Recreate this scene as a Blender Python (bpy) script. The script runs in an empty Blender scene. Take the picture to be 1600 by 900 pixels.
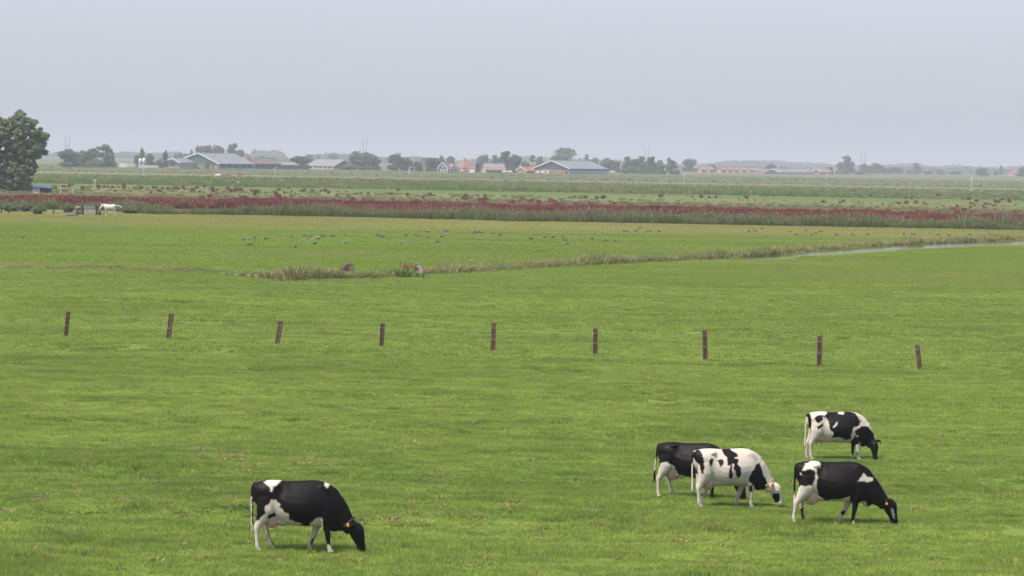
import bpy, bmesh, math, random
import numpy as np
from mathutils import Vector, Matrix

# ------------------------------------------------------------------ camera, sky, sun, exposure
scene = bpy.context.scene
C = scene.collection
F_PX, CAM_H = 5000.0, 8.0                       # focal length in pixels of a 1600 px wide frame, eye height
PITCH, ROLL = math.atan(200 / F_PX), math.radians(1.0)
cam_d = bpy.data.cameras.new('camera')
cam_d.sensor_width = 36.0
cam_d.lens = 36.0 * F_PX / 1600.0
cam_d.clip_start, cam_d.clip_end = 1.0, 60000.0
cam = bpy.data.objects.new('camera', cam_d); C.objects.link(cam)
_F = Vector((0, math.cos(PITCH), -math.sin(PITCH)))
_U0 = Vector((0, math.sin(PITCH), math.cos(PITCH))); _R0 = Vector((1, 0, 0))
_R = _R0 * math.cos(ROLL) + _U0 * math.sin(ROLL)
_U = _U0 * math.cos(ROLL) - _R0 * math.sin(ROLL)
M = Matrix((_R, _U, -_F)).transposed().to_4x4(); M.translation = (0, 0, CAM_H)
cam.matrix_world = M
scene.camera = cam

SUN_FROM = Vector((-0.45, -0.34, 1.0)).normalized()   # direction towards the sun: high, left, a little behind the camera
elev = math.asin(SUN_FROM.z)
world = bpy.data.worlds.new('World'); scene.world = world
world.use_nodes = True
wn = world.node_tree.nodes; wl = world.node_tree.links
wn.clear()
wout = wn.new('ShaderNodeOutputWorld'); wbg = wn.new('ShaderNodeBackground'); wsky = wn.new('ShaderNodeTexSky')
wsky.sky_type = 'NISHITA'; wsky.sun_disc = False
wsky.sun_elevation = elev
wsky.sun_rotation = math.atan2(SUN_FROM.x, SUN_FROM.y)
wsky.altitude = 0.0; wsky.air_density = 1.4; wsky.dust_density = 2.1; wsky.ozone_density = 10.0
wbg.inputs['Strength'].default_value = 0.15
wtint = wn.new('ShaderNodeMix'); wtint.data_type = 'RGBA'; wtint.blend_type = 'MULTIPLY'; wtint.inputs[0].default_value = 1.0
wtint.inputs[7].default_value = (1.04, 0.95, 1.06, 1.0)                      # the whole sky a touch less green
wl.new(wsky.outputs[0], wtint.inputs[6])
wveil = wn.new('ShaderNodeMix'); wveil.data_type = 'RGBA'; wveil.inputs[0].default_value = 0.55
wveil.inputs[7].default_value = (2.34, 2.53, 2.95, 1.0)                     # thin even veil of high cloud over the whole sky
wl.new(wtint.outputs[2], wveil.inputs[6]); wl.new(wveil.outputs[2], wbg.inputs['Color']); wl.new(wbg.outputs[0], wout.inputs['Surface'])

sun_d = bpy.data.lights.new('sun', 'SUN'); sun_d.energy = 3.5; sun_d.angle = math.radians(1.5)
sun_d.color = (1.0, 0.93, 0.82)
sun = bpy.data.objects.new('sun', sun_d); C.objects.link(sun)
sun.rotation_euler = SUN_FROM.to_track_quat('Z', 'Y').to_euler()
sun.location = (-60, -40, 100)

scene.view_settings.view_transform = 'Standard'
scene.view_settings.look = 'None'
scene.view_settings.exposure = 0.86
scene.view_settings.gamma = 1.0
scene.view_settings.use_curve_mapping = False
scene.render.engine = 'CYCLES'
cy = scene.cycles
cy.use_denoising = True
cy.max_bounces = 6; cy.diffuse_bounces = 2; cy.glossy_bounces = 3; cy.transmission_bounces = 4
cy.transparent_max_bounces = 6; cy.volume_bounces = 0; cy.use_adaptive_sampling = True; cy.adaptive_threshold = 0.02
cy.sample_clamp_indirect = 6.0

# ------------------------------------------------------------------ helpers
RNG = np.random.default_rng(11)

def ray(px, py):
    return (_R * ((px - 800) / F_PX) + _U * (-(py - 450) / F_PX) + _F)

def P(px, py, z=0.0):
    """the spot on level z that shows at this pixel of the photograph"""
    d = ray(px, py); t = (z - CAM_H) / d.z
    return Vector((d.x * t, d.y * t, z))

def at(px, py, Y):
    """the point at depth Y that shows at this pixel"""
    d = ray(px, py); t = Y / d.y
    return Vector((d.x * t, Y, CAM_H + d.z * t))

def tag(o, label=None, cat=None, group=None, kind=None):
    if label: o['label'] = label
    if cat: o['category'] = cat
    if group: o['group'] = group
    if kind: o['kind'] = kind
    return o

def mesh_obj(name, me, parent=None, mat=None, loc=None):
    o = bpy.data.objects.new(name, me); C.objects.link(o)
    if mat is not None and not me.materials: me.materials.append(mat)
    if parent is not None: o.parent = parent
    if loc is not None: o.location = loc
    return o

def empty(name, loc, rz=0.0):
    o = bpy.data.objects.new(name, None); C.objects.link(o)
    o.location = loc; o.rotation_euler = (0, 0, rz); o.empty_display_size = 0.3
    return o

def copy_tree(o, parent=None):
    c = o.copy(); C.objects.link(c); c.parent = parent
    for ch in o.children: copy_tree(ch, c)
    return c

class MB:
    """collects polygons"""
    def __init__(s): s.v = []; s.f = []
    def add(s, verts, faces):
        n = len(s.v); s.v += [tuple(p) for p in verts]; s.f += [tuple(i + n for i in f) for f in faces]; return s
    def box(s, c, d, rz=0.0, taper=1.0):
        x, y, z = d[0] / 2, d[1] / 2, d[2] / 2
        cs, sn = math.cos(rz), math.sin(rz); vs = []
        for dz in (-1, 1):
            k = 1.0 if dz < 0 else taper
            for dx, dy in ((-1, -1), (1, -1), (1, 1), (-1, 1)):
                a, b = dx * x * k, dy * y * k
                vs.append((c[0] + a * cs - b * sn, c[1] + a * sn + b * cs, c[2] + dz * z))
        return s.add(vs, [(3, 2, 1, 0), (4, 5, 6, 7), (0, 1, 5, 4), (1, 2, 6, 5), (2, 3, 7, 6), (3, 0, 4, 7)])
    def tube(s, pts, rs, n=6, cap=True):
        pts = [Vector(p) for p in pts]; rings = []
        if not hasattr(rs, '__len__'): rs = [rs] * len(pts)
        for i, p in enumerate(pts):
            d = (pts[min(i + 1, len(pts) - 1)] - pts[max(i - 1, 0)]).normalized()
            a = d.orthogonal().normalized() if i == 0 else (rings_a - d * rings_a.dot(d)).normalized()
            rings_a = a; b = d.cross(a)
            r = rs[i] if hasattr(rs[i], '__len__') else (rs[i], rs[i])
            rings.append([p + a * (math.cos(2 * math.pi * k / n) * r[0]) + b * (math.sin(2 * math.pi * k / n) * r[1]) for k in range(n)])
        return s.loft(rings, cap)
    def loft(s, rings, cap=True):
        n = len(rings[0]); vs = [v for r in rings for v in r]; fs = []
        for i in range(len(rings) - 1):
            for k in range(n):
                k2 = (k + 1) % n
                fs.append((i * n + k, i * n + k2, (i + 1) * n + k2, (i + 1) * n + k))
        if cap:
            fs.append(tuple(range(n - 1, -1, -1))); m = (len(rings) - 1) * n; fs.append(tuple(m + k for k in range(n)))
        return s.add(vs, fs)
    def ell(s, c, r, n=10, m=7):
        rings = []
        for i in range(m):
            t = math.pi * (i + 0.5) / m
            rings.append([(c[0] + r[0] * math.sin(t) * math.cos(2 * math.pi * k / n), c[1] + r[1] * math.sin(t) * math.sin(2 * math.pi * k / n), c[2] + r[2] * math.cos(t)) for k in range(n)])
        return s.loft(rings[::-1])
    def mesh(s, name):
        me = bpy.data.meshes.new(name); me.from_pydata(s.v, [], s.f); me.update(); return me
    def build(s, name, mat, parent=None, smooth=False, loc=None):
        me = s.mesh(name)
        bm = bmesh.new(); bm.from_mesh(me); bmesh.ops.recalc_face_normals(bm, faces=bm.faces); bm.to_mesh(me); bm.free()
        if smooth: me.polygons.foreach_set('use_smooth', [True] * len(me.polygons))
        return mesh_obj(name, me, parent, mat, loc)

def tri_mesh(name, V, Fc, mat, smooth=False):
    me = bpy.data.meshes.new(name)
    V = np.asarray(V, np.float32); Fc = np.asarray(Fc, np.int32); k = Fc.shape[1]
    me.vertices.add(len(V)); me.vertices.foreach_set('co', V.ravel())
    me.loops.add(Fc.size); me.loops.foreach_set('vertex_index', Fc.ravel())
    me.polygons.add(len(Fc)); me.polygons.foreach_set('loop_start', np.arange(0, Fc.size, k, dtype=np.int32))
    me.polygons.foreach_set('loop_total', np.full(len(Fc), k, np.int32))
    if smooth: me.polygons.foreach_set('use_smooth', np.ones(len(Fc), bool))
    me.update(calc_edges=True); me.validate()
    if mat is not None: me.materials.append(mat)
    return me

# ---- materials
def new_mat(name):
    m = bpy.data.materials.new(name); m.use_nodes = True
    nt = m.node_tree; nt.nodes.clear()
    return m, nt, nt.nodes, nt.links

def out_bsdf(nt, rough=0.8, spec=0.3):
    o = nt.nodes.new('ShaderNodeOutputMaterial'); b = nt.nodes.new('ShaderNodeBsdfPrincipled')
    b.inputs['Roughness'].default_value = rough; b.inputs['Specular IOR Level'].default_value = spec
    nt.links.new(b.outputs[0], o.inputs['Surface'])
    return o, b

def mixc(nt, fac, a, b, mode='MIX'):
    n = nt.nodes.new('ShaderNodeMix'); n.data_type = 'RGBA'; n.blend_type = mode
    for sock, val in ((n.inputs[0], fac), (n.inputs[6], a), (n.inputs[7], b)):
        if isinstance(val, (int, float)): sock.default_value = val
        elif isinstance(val, tuple): sock.default_value = (*val[:3], 1.0)
        else: nt.links.new(val, sock)
    return n.outputs[2]

def mathn(nt, op, a, b=None, c=None, clamp=False):
    n = nt.nodes.new('ShaderNodeMath'); n.operation = op; n.use_clamp = clamp
    for i, v in enumerate((a, b, c)):
        if v is None: continue
        if isinstance(v, (int, float)): n.inputs[i].default_value = v
        else: nt.links.new(v, n.inputs[i])
    return n.outputs[0]

def noise(nt, vec, scale, detail=3.0, rough=0.55, stretch=None, dist=0.0):
    if stretch is not None:
        mp = nt.nodes.new('ShaderNodeMapping'); mp.inputs['Scale'].default_value = stretch
        nt.links.new(vec, mp.inputs['Vector']); vec = mp.outputs[0]
    n = nt.nodes.new('ShaderNodeTexNoise'); n.inputs['Scale'].default_value = scale
    n.inputs['Detail'].default_value = detail; n.inputs['Roughness'].default_value = rough; n.inputs['Distortion'].default_value = dist
    nt.links.new(vec, n.inputs['Vector'])
    return n.outputs[0]

def ramp(nt, fac, stops, interp='LINEAR'):
    n = nt.nodes.new('ShaderNodeValToRGB'); n.color_ramp.interpolation = interp
    el = n.color_ramp.elements
    while len(el) < len(stops): el.new(0.5)
    for e, (p, c) in zip(el, stops):
        e.position = p; e.color = (*c, 1.0) if hasattr(c, '__len__') else (c, c, c, 1.0)
    nt.links.new(fac, n.inputs[0])
    return n.outputs[0]

def smoothstep(nt, x, lo, hi):
    n = nt.nodes.new('ShaderNodeMapRange'); n.interpolation_type = 'SMOOTHSTEP'
    n.inputs['From Min'].default_value = lo; n.inputs['From Max'].default_value = hi
    nt.links.new(x, n.inputs['Value']); return n.outputs[0]

def position(nt):
    return nt.nodes.new('ShaderNodeNewGeometry').outputs['Position']

def plain(name, col, rough=0.8, spec=0.3, var=0.25, scale=1.5, col2=None, stretch=None, metallic=0.0, coords='Object'):
    """a surface of one colour with uneven wear"""
    m, nt, N, L = new_mat(name); o, b = out_bsdf(nt, rough, spec); b.inputs['Metallic'].default_value = metallic
    tc = N.new('ShaderNodeTexCoord').outputs[coords]
    n = noise(nt, tc, scale, 4.0, 0.6, stretch)
    dark = tuple(c * (1 - var) for c in col) if col2 is None else col2
    lite = tuple(min(1, c * (1 + var * 0.6)) for c in col)
    L.new(ramp(nt, n, [(0.3, dark), (0.52, col), (0.75, lite)]), b.inputs['Base Color'])
    return m

def leafy(name, dark, lite, trans=0.35, var=None, var_scale=0.08, obj_var=0.0, rough=0.7):
    """leaves and blades: random per leaf, patchy in space, some light passes through"""
    m, nt, N, L = new_mat(name)
    o = N.new('ShaderNodeOutputMaterial'); d = N.new('ShaderNodeBsdfPrincipled'); t = N.new('ShaderNodeBsdfTranslucent'); mx = N.new('ShaderNodeMixShader')
    d.inputs['Roughness'].default_value = rough; d.inputs['Specular IOR Level'].default_value = 0.2
    g = N.new('ShaderNodeNewGeometry')
    col = ramp(nt, g.outputs['Random Per Island'], [(0.0, dark), (1.0, lite)])
    if var is not None:
        f = smoothstep(nt, noise(nt, g.outputs['Position'], var_scale, 3.0), 0.42, 0.62)
        col = mixc(nt, f, col, mixc(nt, 0.75, col, var))
    if obj_var > 0:
        oi = N.new('ShaderNodeObjectInfo').outputs['Random']
        hs = N.new('ShaderNodeHueSaturation')
        L.new(mathn(nt, 'MULTIPLY_ADD', oi, obj_var * 0.10, 0.5 - obj_var * 0.05), hs.inputs['Hue'])
        L.new(mathn(nt, 'MULTIPLY_ADD', oi, obj_var * 0.8, 1 - obj_var * 0.4), hs.inputs['Value'])
        L.new(col, hs.inputs['Color']); col = hs.outputs[0]
    L.new(col, d.inputs['Base Color'])
    L.new(mixc(nt, 0.35, col, (0.30, 0.42, 0.06), 'MIX') if trans > 0.2 else col, t.inputs['Color'])
    mx.inputs[0].default_value = trans
    L.new(d.outputs[0], mx.inputs[1]); L.new(t.outputs[0], mx.inputs[2]); L.new(mx.outputs[0], o.inputs['Surface'])
    return m

# ---- thousands of plants nobody could count: one object each, scattered over real points on the ground
def scatter(name, pts, rotz, scl, variants, label, cat, seed=0, tilt=0.0):
    rng = np.random.default_rng(seed)
    pts = np.asarray(pts, np.float32); n = len(pts)
    me = bpy.data.meshes.new(name); me.vertices.add(n); me.vertices.foreach_set('co', pts.ravel()); me.update()
    a = me.attributes.new('rot', 'FLOAT_VECTOR', 'POINT')
    r = np.zeros((n, 3), np.float32); r[:, 2] = rotz
    if tilt: r[:, :2] = rng.normal(0, tilt, (n, 2))
    a.data.foreach_set('vector', r.ravel())
    a = me.attributes.new('scl', 'FLOAT_VECTOR', 'POINT')
    s = np.asarray(scl, np.float32); s = np.repeat(s[:, None], 3, 1) if s.ndim == 1 else s
    a.data.foreach_set('vector', s.astype(np.float32).ravel())
    a = me.attributes.new('idx', 'INT', 'POINT'); a.data.foreach_set('value', rng.integers(0, len(variants), n).astype(np.int32))
    col = bpy.data.collections.new(name + '_kinds')
    for k, vm in enumerate(variants):
        col.objects.link(bpy.data.objects.new(f'{name}_kind', vm))
    o = bpy.data.objects.new(name, me); C.objects.link(o)
    for vm in variants[:1]:
        for mt in vm.materials: me.materials.append(mt)
    ng = bpy.data.node_groups.new(name, 'GeometryNodeTree'); ng.is_modifier = True
    ng.interface.new_socket('Geometry', in_out='INPUT', socket_type='NodeSocketGeometry')
    ng.interface.new_socket('Geometry', in_out='OUTPUT', socket_type='NodeSocketGeometry')
    N, L = ng.nodes, ng.links
    gi, go = N.new('NodeGroupInput'), N.new('NodeGroupOutput')
    ip = N.new('GeometryNodeInstanceOnPoints'); ci = N.new('GeometryNodeCollectionInfo')
    ci.inputs['Collection'].default_value = col; ci.inputs['Separate Children'].default_value = True; ci.inputs['Reset Children'].default_value = True
    def attr(nm, ty):
        q = N.new('GeometryNodeInputNamedAttribute'); q.data_type = ty; q.inputs['Name'].default_value = nm; return q.outputs[0]
    L.new(gi.outputs[0], ip.inputs['Points']); L.new(ci.outputs[0], ip.inputs['Instance'])
    ip.inputs['Pick Instance'].default_value = True
    L.new(attr('idx', 'INT'), ip.inputs['Instance Index'])
    L.new(attr('rot', 'FLOAT_VECTOR'), ip.inputs['Rotation']); L.new(attr('scl', 'FLOAT_VECTOR'), ip.inputs['Scale'])
    L.new(ip.outputs[0], go.inputs[0])
    md = o.modifiers.new('scatter', 'NODES'); md.node_group = ng
    return tag(o, label, cat, kind='stuff')

def vnoise(x, y, s, seed=0):
    """smooth value noise, -1..1"""
    x = np.asarray(x, float) / s; y = np.asarray(y, float) / s
    xi, yi = np.floor(x).astype(np.int64), np.floor(y).astype(np.int64); fx, fy = x - xi, y - yi
    def h(a, b):
        v = np.sin(a * 127.1 + b * 311.7 + seed * 74.7) * 43758.5453
        return (v - np.floor(v)) * 2 - 1
    fx = fx * fx * (3 - 2 * fx); fy = fy * fy * (3 - 2 * fy)
    return (h(xi, yi) * (1 - fx) + h(xi + 1, yi) * fx) * (1 - fy) + (h(xi, yi + 1) * (1 - fx) + h(xi + 1, yi + 1) * fx) * fy
# ------------------------------------------------------------------ the setting: ground with its ditch, water, air
_ne = [(-60, 418), (0, 419), (200, 423), (330, 428), (430, 441), (540, 439), (620, 435), (700, 429), (900, 417), (1050, 409), (1190, 404.5), (1300, 396.5), (1440, 388), (1600, 380.5), (1700, 376)]
_wd = [2.2, 2.2, 2.2, 2.5, 7.5, 3.5, 3.2, 3.2, 3.6, 4.2, 9.0, 14.0, 15.5, 15.5, 15.5]
_pe = [P(a, b) for a, b in _ne]
EX = np.array([-20000.0, -60.0] + [p.x for p in _pe] + [110.0, 20000.0])
EY = np.array([_pe[0].y + 4, _pe[0].y + 1] + [p.y for p in _pe] + [_pe[-1].y + 20, _pe[-1].y + 60])
EW = np.array([2.2, 2.2] + _wd + [15.0, 15.0])
def ditch_near(x): return np.interp(x, EX, EY) + 0.5 * vnoise(x, x * 0, 4.0, 3) * (np.abs(np.asarray(x)) < 200)
def ditch_width(x): return np.interp(x, EX, EW)
FURROWS = [(58.5, 0.02, 1.3), (70.0, -0.03, 1.4), (79.5, -0.05, 1.5), (93.0, -0.06, 1.6), (106.0, -0.05, 1.7), (128.0, -0.10, 1.8), (150.0, -0.08, 2.0), (172.0, -0.05, 2.2)]
def ground_z(x, y):
    """gentle unevenness of the pasture, with shallow drainage furrows across it"""
    x = np.asarray(x, float); y = np.asarray(y, float)
    z = 0.05 * vnoise(x, y, 7.0, 1) + 0.025 * vnoise(x, y, 2.3, 2)
    for y0, k, w in FURROWS:
        z = z - 0.13 * np.exp(-((y - y0 - k * x - 0.5 * vnoise(x, y * 0, 9.0, 5)) / w) ** 2)
    e = ditch_near(x)
    fade = np.clip((e - 4 - y) / 10, 0, 1) * np.clip((150 - np.abs(x)) / 20, 0, 1) * np.clip((y - 30) / 10, 0, 1)
    return z * fade

def build_ground():
    xs = np.concatenate([-np.geomspace(20000, 80, 26), np.arange(-79, 80, 1.0), np.geomspace(80, 20000, 26)])
    ya = np.concatenate([[-800, -200, 0, 20, 40], np.arange(46, 196, 0.6)])            # fixed rows near the camera
    yb = 430 + (np.geomspace(1, 400, 40) - 1) / 399 * 33570
    rows = []
    e = ditch_near(xs); w = ditch_width(xs)
    for y in ya: rows.append((np.full_like(xs, y), ground_z(xs, np.full_like(xs, y))))
    for t in np.linspace(0.06, 1, 14):
        yy = 195.4 + (e - 195.4) * t; rows.append((yy, ground_z(xs, yy)))
    k = np.minimum(0.9, w * 0.25)
    rows.append((e + k, np.full_like(xs, -0.42)))
    rows.append((e + w - k, np.full_like(xs, -0.42)))
    rows.append((e + w, np.full_like(xs, 0.06)))
    for t in np.linspace(0.08, 1, 14):
        yy = e + w + (440 + 0 * e - e - w) * t if t < 2 else None
        rows.append((yy, np.zeros_like(xs)))
    for y in yb[1:]: rows.append((np.full_like(xs, y + 10), np.zeros_like(xs)))
    R, n = len(rows), len(xs)
    V = np.stack([np.stack([xs, r[0], r[1]], 1) for r in rows]).reshape(-1, 3)
    i = np.arange(R - 1)[:, None] * n + np.arange(n - 1)[None]
    Fc = np.stack([i, i + 1, i + 1 + n, i + n], -1).reshape(-1, 4)
    return V, Fc

def grass_colour(nt, pos, per_blade=None):
    """the pasture's own colours: mown bands, yellowed and lush patches, dead tufts"""
    n_band = noise(nt, pos, 0.07, 4.0, 0.6, (0.16, 1.0, 1.0), 0.4)
    n_mid = noise(nt, pos, 0.45, 4.0, 0.6, (0.45, 1.0, 1.0))
    n_fine = noise(nt, pos, 3.2, 3.0, 0.6)
    a = ramp(nt, n_band, [(0.34, (0.082, 0.145, 0.021)), (0.50, (0.142, 0.205, 0.034)), (0.66, (0.186, 0.248, 0.039))])
    b = ramp(nt, n_mid, [(0.30, (0.066, 0.122, 0.019)), (0.50, (0.142, 0.205, 0.034)), (0.72, (0.206, 0.250, 0.047))])
    col = mixc(nt, 0.55, a, b)
    col = mixc(nt, mathn(nt, 'MULTIPLY', smoothstep(nt, n_fine, 0.52, 0.70), 0.6), col, (0.215, 0.215, 0.055))
    streak = smoothstep(nt, noise(nt, pos, 0.55, 4.0, 0.65, (0.10, 1.0, 1.0), 0.6), 0.55, 0.70)
    col = mixc(nt, mathn(nt, 'MULTIPLY', streak, 0.32), col, (0.235, 0.225, 0.065))
    lush = smoothstep(nt, noise(nt, pos, 0.8, 4.0, 0.65, (0.35, 1.0, 1.0)), 0.60, 0.72)
    col = mixc(nt, mathn(nt, 'MULTIPLY', lush, 0.6), col, (0.062, 0.125, 0.020))
    dead = smoothstep(nt, noise(nt, pos, 1.1, 5.0, 0.65, (0.5, 1.0, 1.0)), 0.61, 0.72)
    zone = smoothstep(nt, noise(nt, pos, 0.09, 3.0), 0.40, 0.58)
    col = mixc(nt, mathn(nt, 'MULTIPLY', mathn(nt, 'MULTIPLY', dead, zone), 0.75), col, (0.26, 0.19, 0.08))
    clump = smoothstep(nt, noise(nt, pos, 1.7, 5.0, 0.7, (0.6, 1.0, 1.0)), 0.36, 0.66)
    return mixc(nt, 1.0, col, ramp(nt, clump, [(0.0, 0.80), (1.0, 1.26)]), 'MULTIPLY')

def far_colour(nt, pos, col):
    """bands of meadow, fen and reed land beyond the ditch"""
    sp = nt.nodes.new('ShaderNodeSeparateXYZ'); nt.links.new(pos, sp.inputs[0])
    wob = noise(nt, pos, 0.012, 4.0, 0.6, (0.25, 1.0, 1.0))
    y = mathn(nt, 'MULTIPLY_ADD', mathn(nt, 'SUBTRACT', wob, 0.5), 45.0, sp.outputs[1])
    near = smoothstep(nt, y, 205, 230)
    meadow = ramp(nt, mathn(nt, 'DIVIDE', y, 3000.0, clamp=True), [
        (0.000, (0.140, 0.196, 0.024)), (0.113, (0.135, 0.196, 0.024)), (0.124, (0.225, 0.215, 0.062)), (0.144, (0.210, 0.208, 0.056)),
        (0.150, (0.065, 0.085, 0.025)), (0.158, (0.110, 0.045, 0.030)), (0.205, (0.115, 0.048, 0.032)), (0.218, (0.140, 0.150, 0.050)),
        (0.235, (0.180, 0.165, 0.065)), (0.250, (0.095, 0.145, 0.030)), (0.280, (0.085, 0.150, 0.028)), (0.290, (0.200, 0.165, 0.075)),
        (0.300, (0.075, 0.110, 0.030)), (0.400, (0.090, 0.125, 0.038)), (0.412, (0.250, 0.180, 0.095)), (0.430, (0.240, 0.170, 0.090)),
        (0.440, (0.085, 0.110, 0.038)), (0.520, (0.120, 0.100, 0.055)), (0.560, (0.085, 0.120, 0.040)), (0.660, (0.080, 0.110, 0.036)),
        (0.800, (0.200, 0.150, 0.085)), (1.000, (0.120, 0.120, 0.060))])
    n2 = noise(nt, pos, 0.06, 5.0, 0.65, (0.3, 1.0, 1.0))
    meadow = mixc(nt, smoothstep(nt, n2, 0.46, 0.66), meadow, mixc(nt, 0.55, meadow, (0.200, 0.190, 0.070)))
    n3 = noise(nt, pos, 0.5, 4.0, 0.6, (0.4, 1.0, 1.0))
    meadow = mixc(nt, mathn(nt, 'MULTIPLY', smoothstep(nt, n3, 0.50, 0.66), 0.5), meadow, mixc(nt, 0.6, meadow, (0.050, 0.095, 0.018)))
    return mixc(nt, near, col, meadow)

def ground_material():
    m, nt, N, L = new_mat('pasture_ground'); o, b = out_bsdf(nt, 0.95, 0.1)
    pos = position(nt)
    L.new(mixc(nt, 0.3, far_colour(nt, pos, grass_colour(nt, pos)), (0.05, 0.07, 0.012)), b.inputs['Base Color'])  # ground colour darkened evenly to stand in for shade among the grass
    bp = N.new('ShaderNodeBump'); bp.inputs['Strength'].default_value = 0.8; bp.inputs['Distance'].default_value = 0.15
    L.new(noise(nt, pos, 2.5, 4.0, 0.7), bp.inputs['Height']); L.new(bp.outputs[0], b.inputs['Normal'])
    return m

def grass_material():
    m, nt, N, L = new_mat('pasture_grass')
    o = N.new('ShaderNodeOutputMaterial'); d = N.new('ShaderNodeBsdfPrincipled'); t = N.new('ShaderNodeBsdfTranslucent'); mx = N.new('ShaderNodeMixShader')
    d.inputs['Roughness'].default_value = 0.65; d.inputs['Specular IOR Level'].default_value = 0.25
    g = N.new('ShaderNodeNewGeometry'); pos = g.outputs['Position']
    col = far_colour(nt, pos, grass_colour(nt, pos))
    hs = N.new('ShaderNodeHueSaturation'); L.new(col, hs.inputs['Color'])
    rnd = g.outputs['Random Per Island']
    L.new(mathn(nt, 'MULTIPLY_ADD', rnd, 1.42, 0.80), hs.inputs['Value'])
    L.new(mathn(nt, 'MULTIPLY_ADD', rnd, -0.035, 0.515), hs.inputs['Hue'])
    col = mixc(nt, mathn(nt, 'MULTIPLY', mathn(nt, 'GREATER_THAN', rnd, 0.93), 0.6), hs.outputs[0], (0.30, 0.24, 0.11))
    L.new(col, d.inputs['Base Color']); L.new(mixc(nt, 0.3, col, (0.34, 0.44, 0.05)), t.inputs['Color'])
    mx.inputs[0].default_value = 0.38
    L.new(d.outputs[0], mx.inputs[1]); L.new(t.outputs[0], mx.inputs[2]); L.new(mx.outputs[0], o.inputs['Surface'])
    return m

V, Fc = build_ground()
GROUND_MAT = ground_material()
ground = mesh_obj('ground', tri_mesh('ground', V, Fc, GROUND_MAT, smooth=True)); tag(ground, kind='structure')

def water_material():
    m, nt, N, L = new_mat('ditch_water'); o, b = out_bsdf(nt, 0.06, 0.5)
    b.inputs['Base Color'].default_value = (0.035, 0.038, 0.032, 1); b.inputs['IOR'].default_value = 1.33
    bp = N.new('ShaderNodeBump'); bp.inputs['Strength'].default_value = 0.25; bp.inputs['Distance'].default_value = 0.02
    L.new(noise(nt, position(nt), 3.0, 3.0, 0.6, (0.5, 1, 1)), bp.inputs['Height']); L.new(bp.outputs[0], b.inputs['Normal'])
    return m
xs = np.concatenate([-np.geomspace(20000, 80, 12), np.arange(-79, 110, 1.0), np.geomspace(110, 20000, 12)])
e, w = ditch_near(xs), ditch_width(xs)
Vw = np.concatenate([np.stack([xs, e + 0.02, 0 * xs - 0.025], 1), np.stack([xs, e + w - 0.02, 0 * xs - 0.025], 1)])
n = len(xs); i = np.arange(n - 1); Fw = np.stack([i, i + 1, i + 1 + n, i + n], 1)
tag(mesh_obj('ditch_water', tri_mesh('ditch_water', Vw, Fw, water_material())), kind='structure')

# the air: pale summer haze filling the whole plain
hz = MB().box((0, 15500, 38), (50000, 38000, 86)).build('haze', None); tag(hz, 'pale summer haze lying over the whole plain', 'haze', kind='stuff')
m, nt, N, L = new_mat('haze_air')
o = N.new('ShaderNodeOutputMaterial'); pv = N.new('ShaderNodeVolumePrincipled')
pv.inputs['Color'].default_value = (0.765, 0.79, 0.785, 1); pv.inputs['Density'].default_value = 0.00018; pv.inputs['Anisotropy'].default_value = 0.0
L.new(pv.outputs[0], o.inputs['Volume']); hz.data.materials.append(m)
# ------------------------------------------------------------------ grass and wild plants (nobody could count them)
GRASS = grass_material()
def grass_patch(rng, size, n, hmin, hmax, wmin, wmax, mat, tufts=None):
    """blades standing in tufts on a square of turf"""
    T = tufts or n // 14
    tx = rng.uniform(-size / 2, size / 2, (T, 2)); th = rng.uniform(.7, 1.3, T)
    k = rng.integers(0, T, n)
    base = tx[k] + rng.normal(0, .05, (n, 2))
    a = rng.uniform(0, 2 * math.pi, n); h = rng.uniform(hmin, hmax, n) * th[k]; w = rng.uniform(wmin, wmax, n)
    lean = rng.uniform(.3, 1.3, n); la = rng.uniform(0, 2 * math.pi, n)
    V = np.zeros((n, 3, 3), np.float32)
    V[:, 0, :2] = base - np.stack([np.cos(a), np.sin(a)], 1) * w[:, None] / 2; V[:, 1, :2] = base + np.stack([np.cos(a), np.sin(a)], 1) * w[:, None] / 2
    V[:, :2, 2] = -.015
    V[:, 2, :2] = base + np.stack([np.cos(la), np.sin(la)], 1) * (lean * h)[:, None]; V[:, 2, 2] = h
    return tri_mesh('grass_tufts', V.reshape(-1, 3), np.arange(n * 3).reshape(-1, 3), mat)

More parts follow.
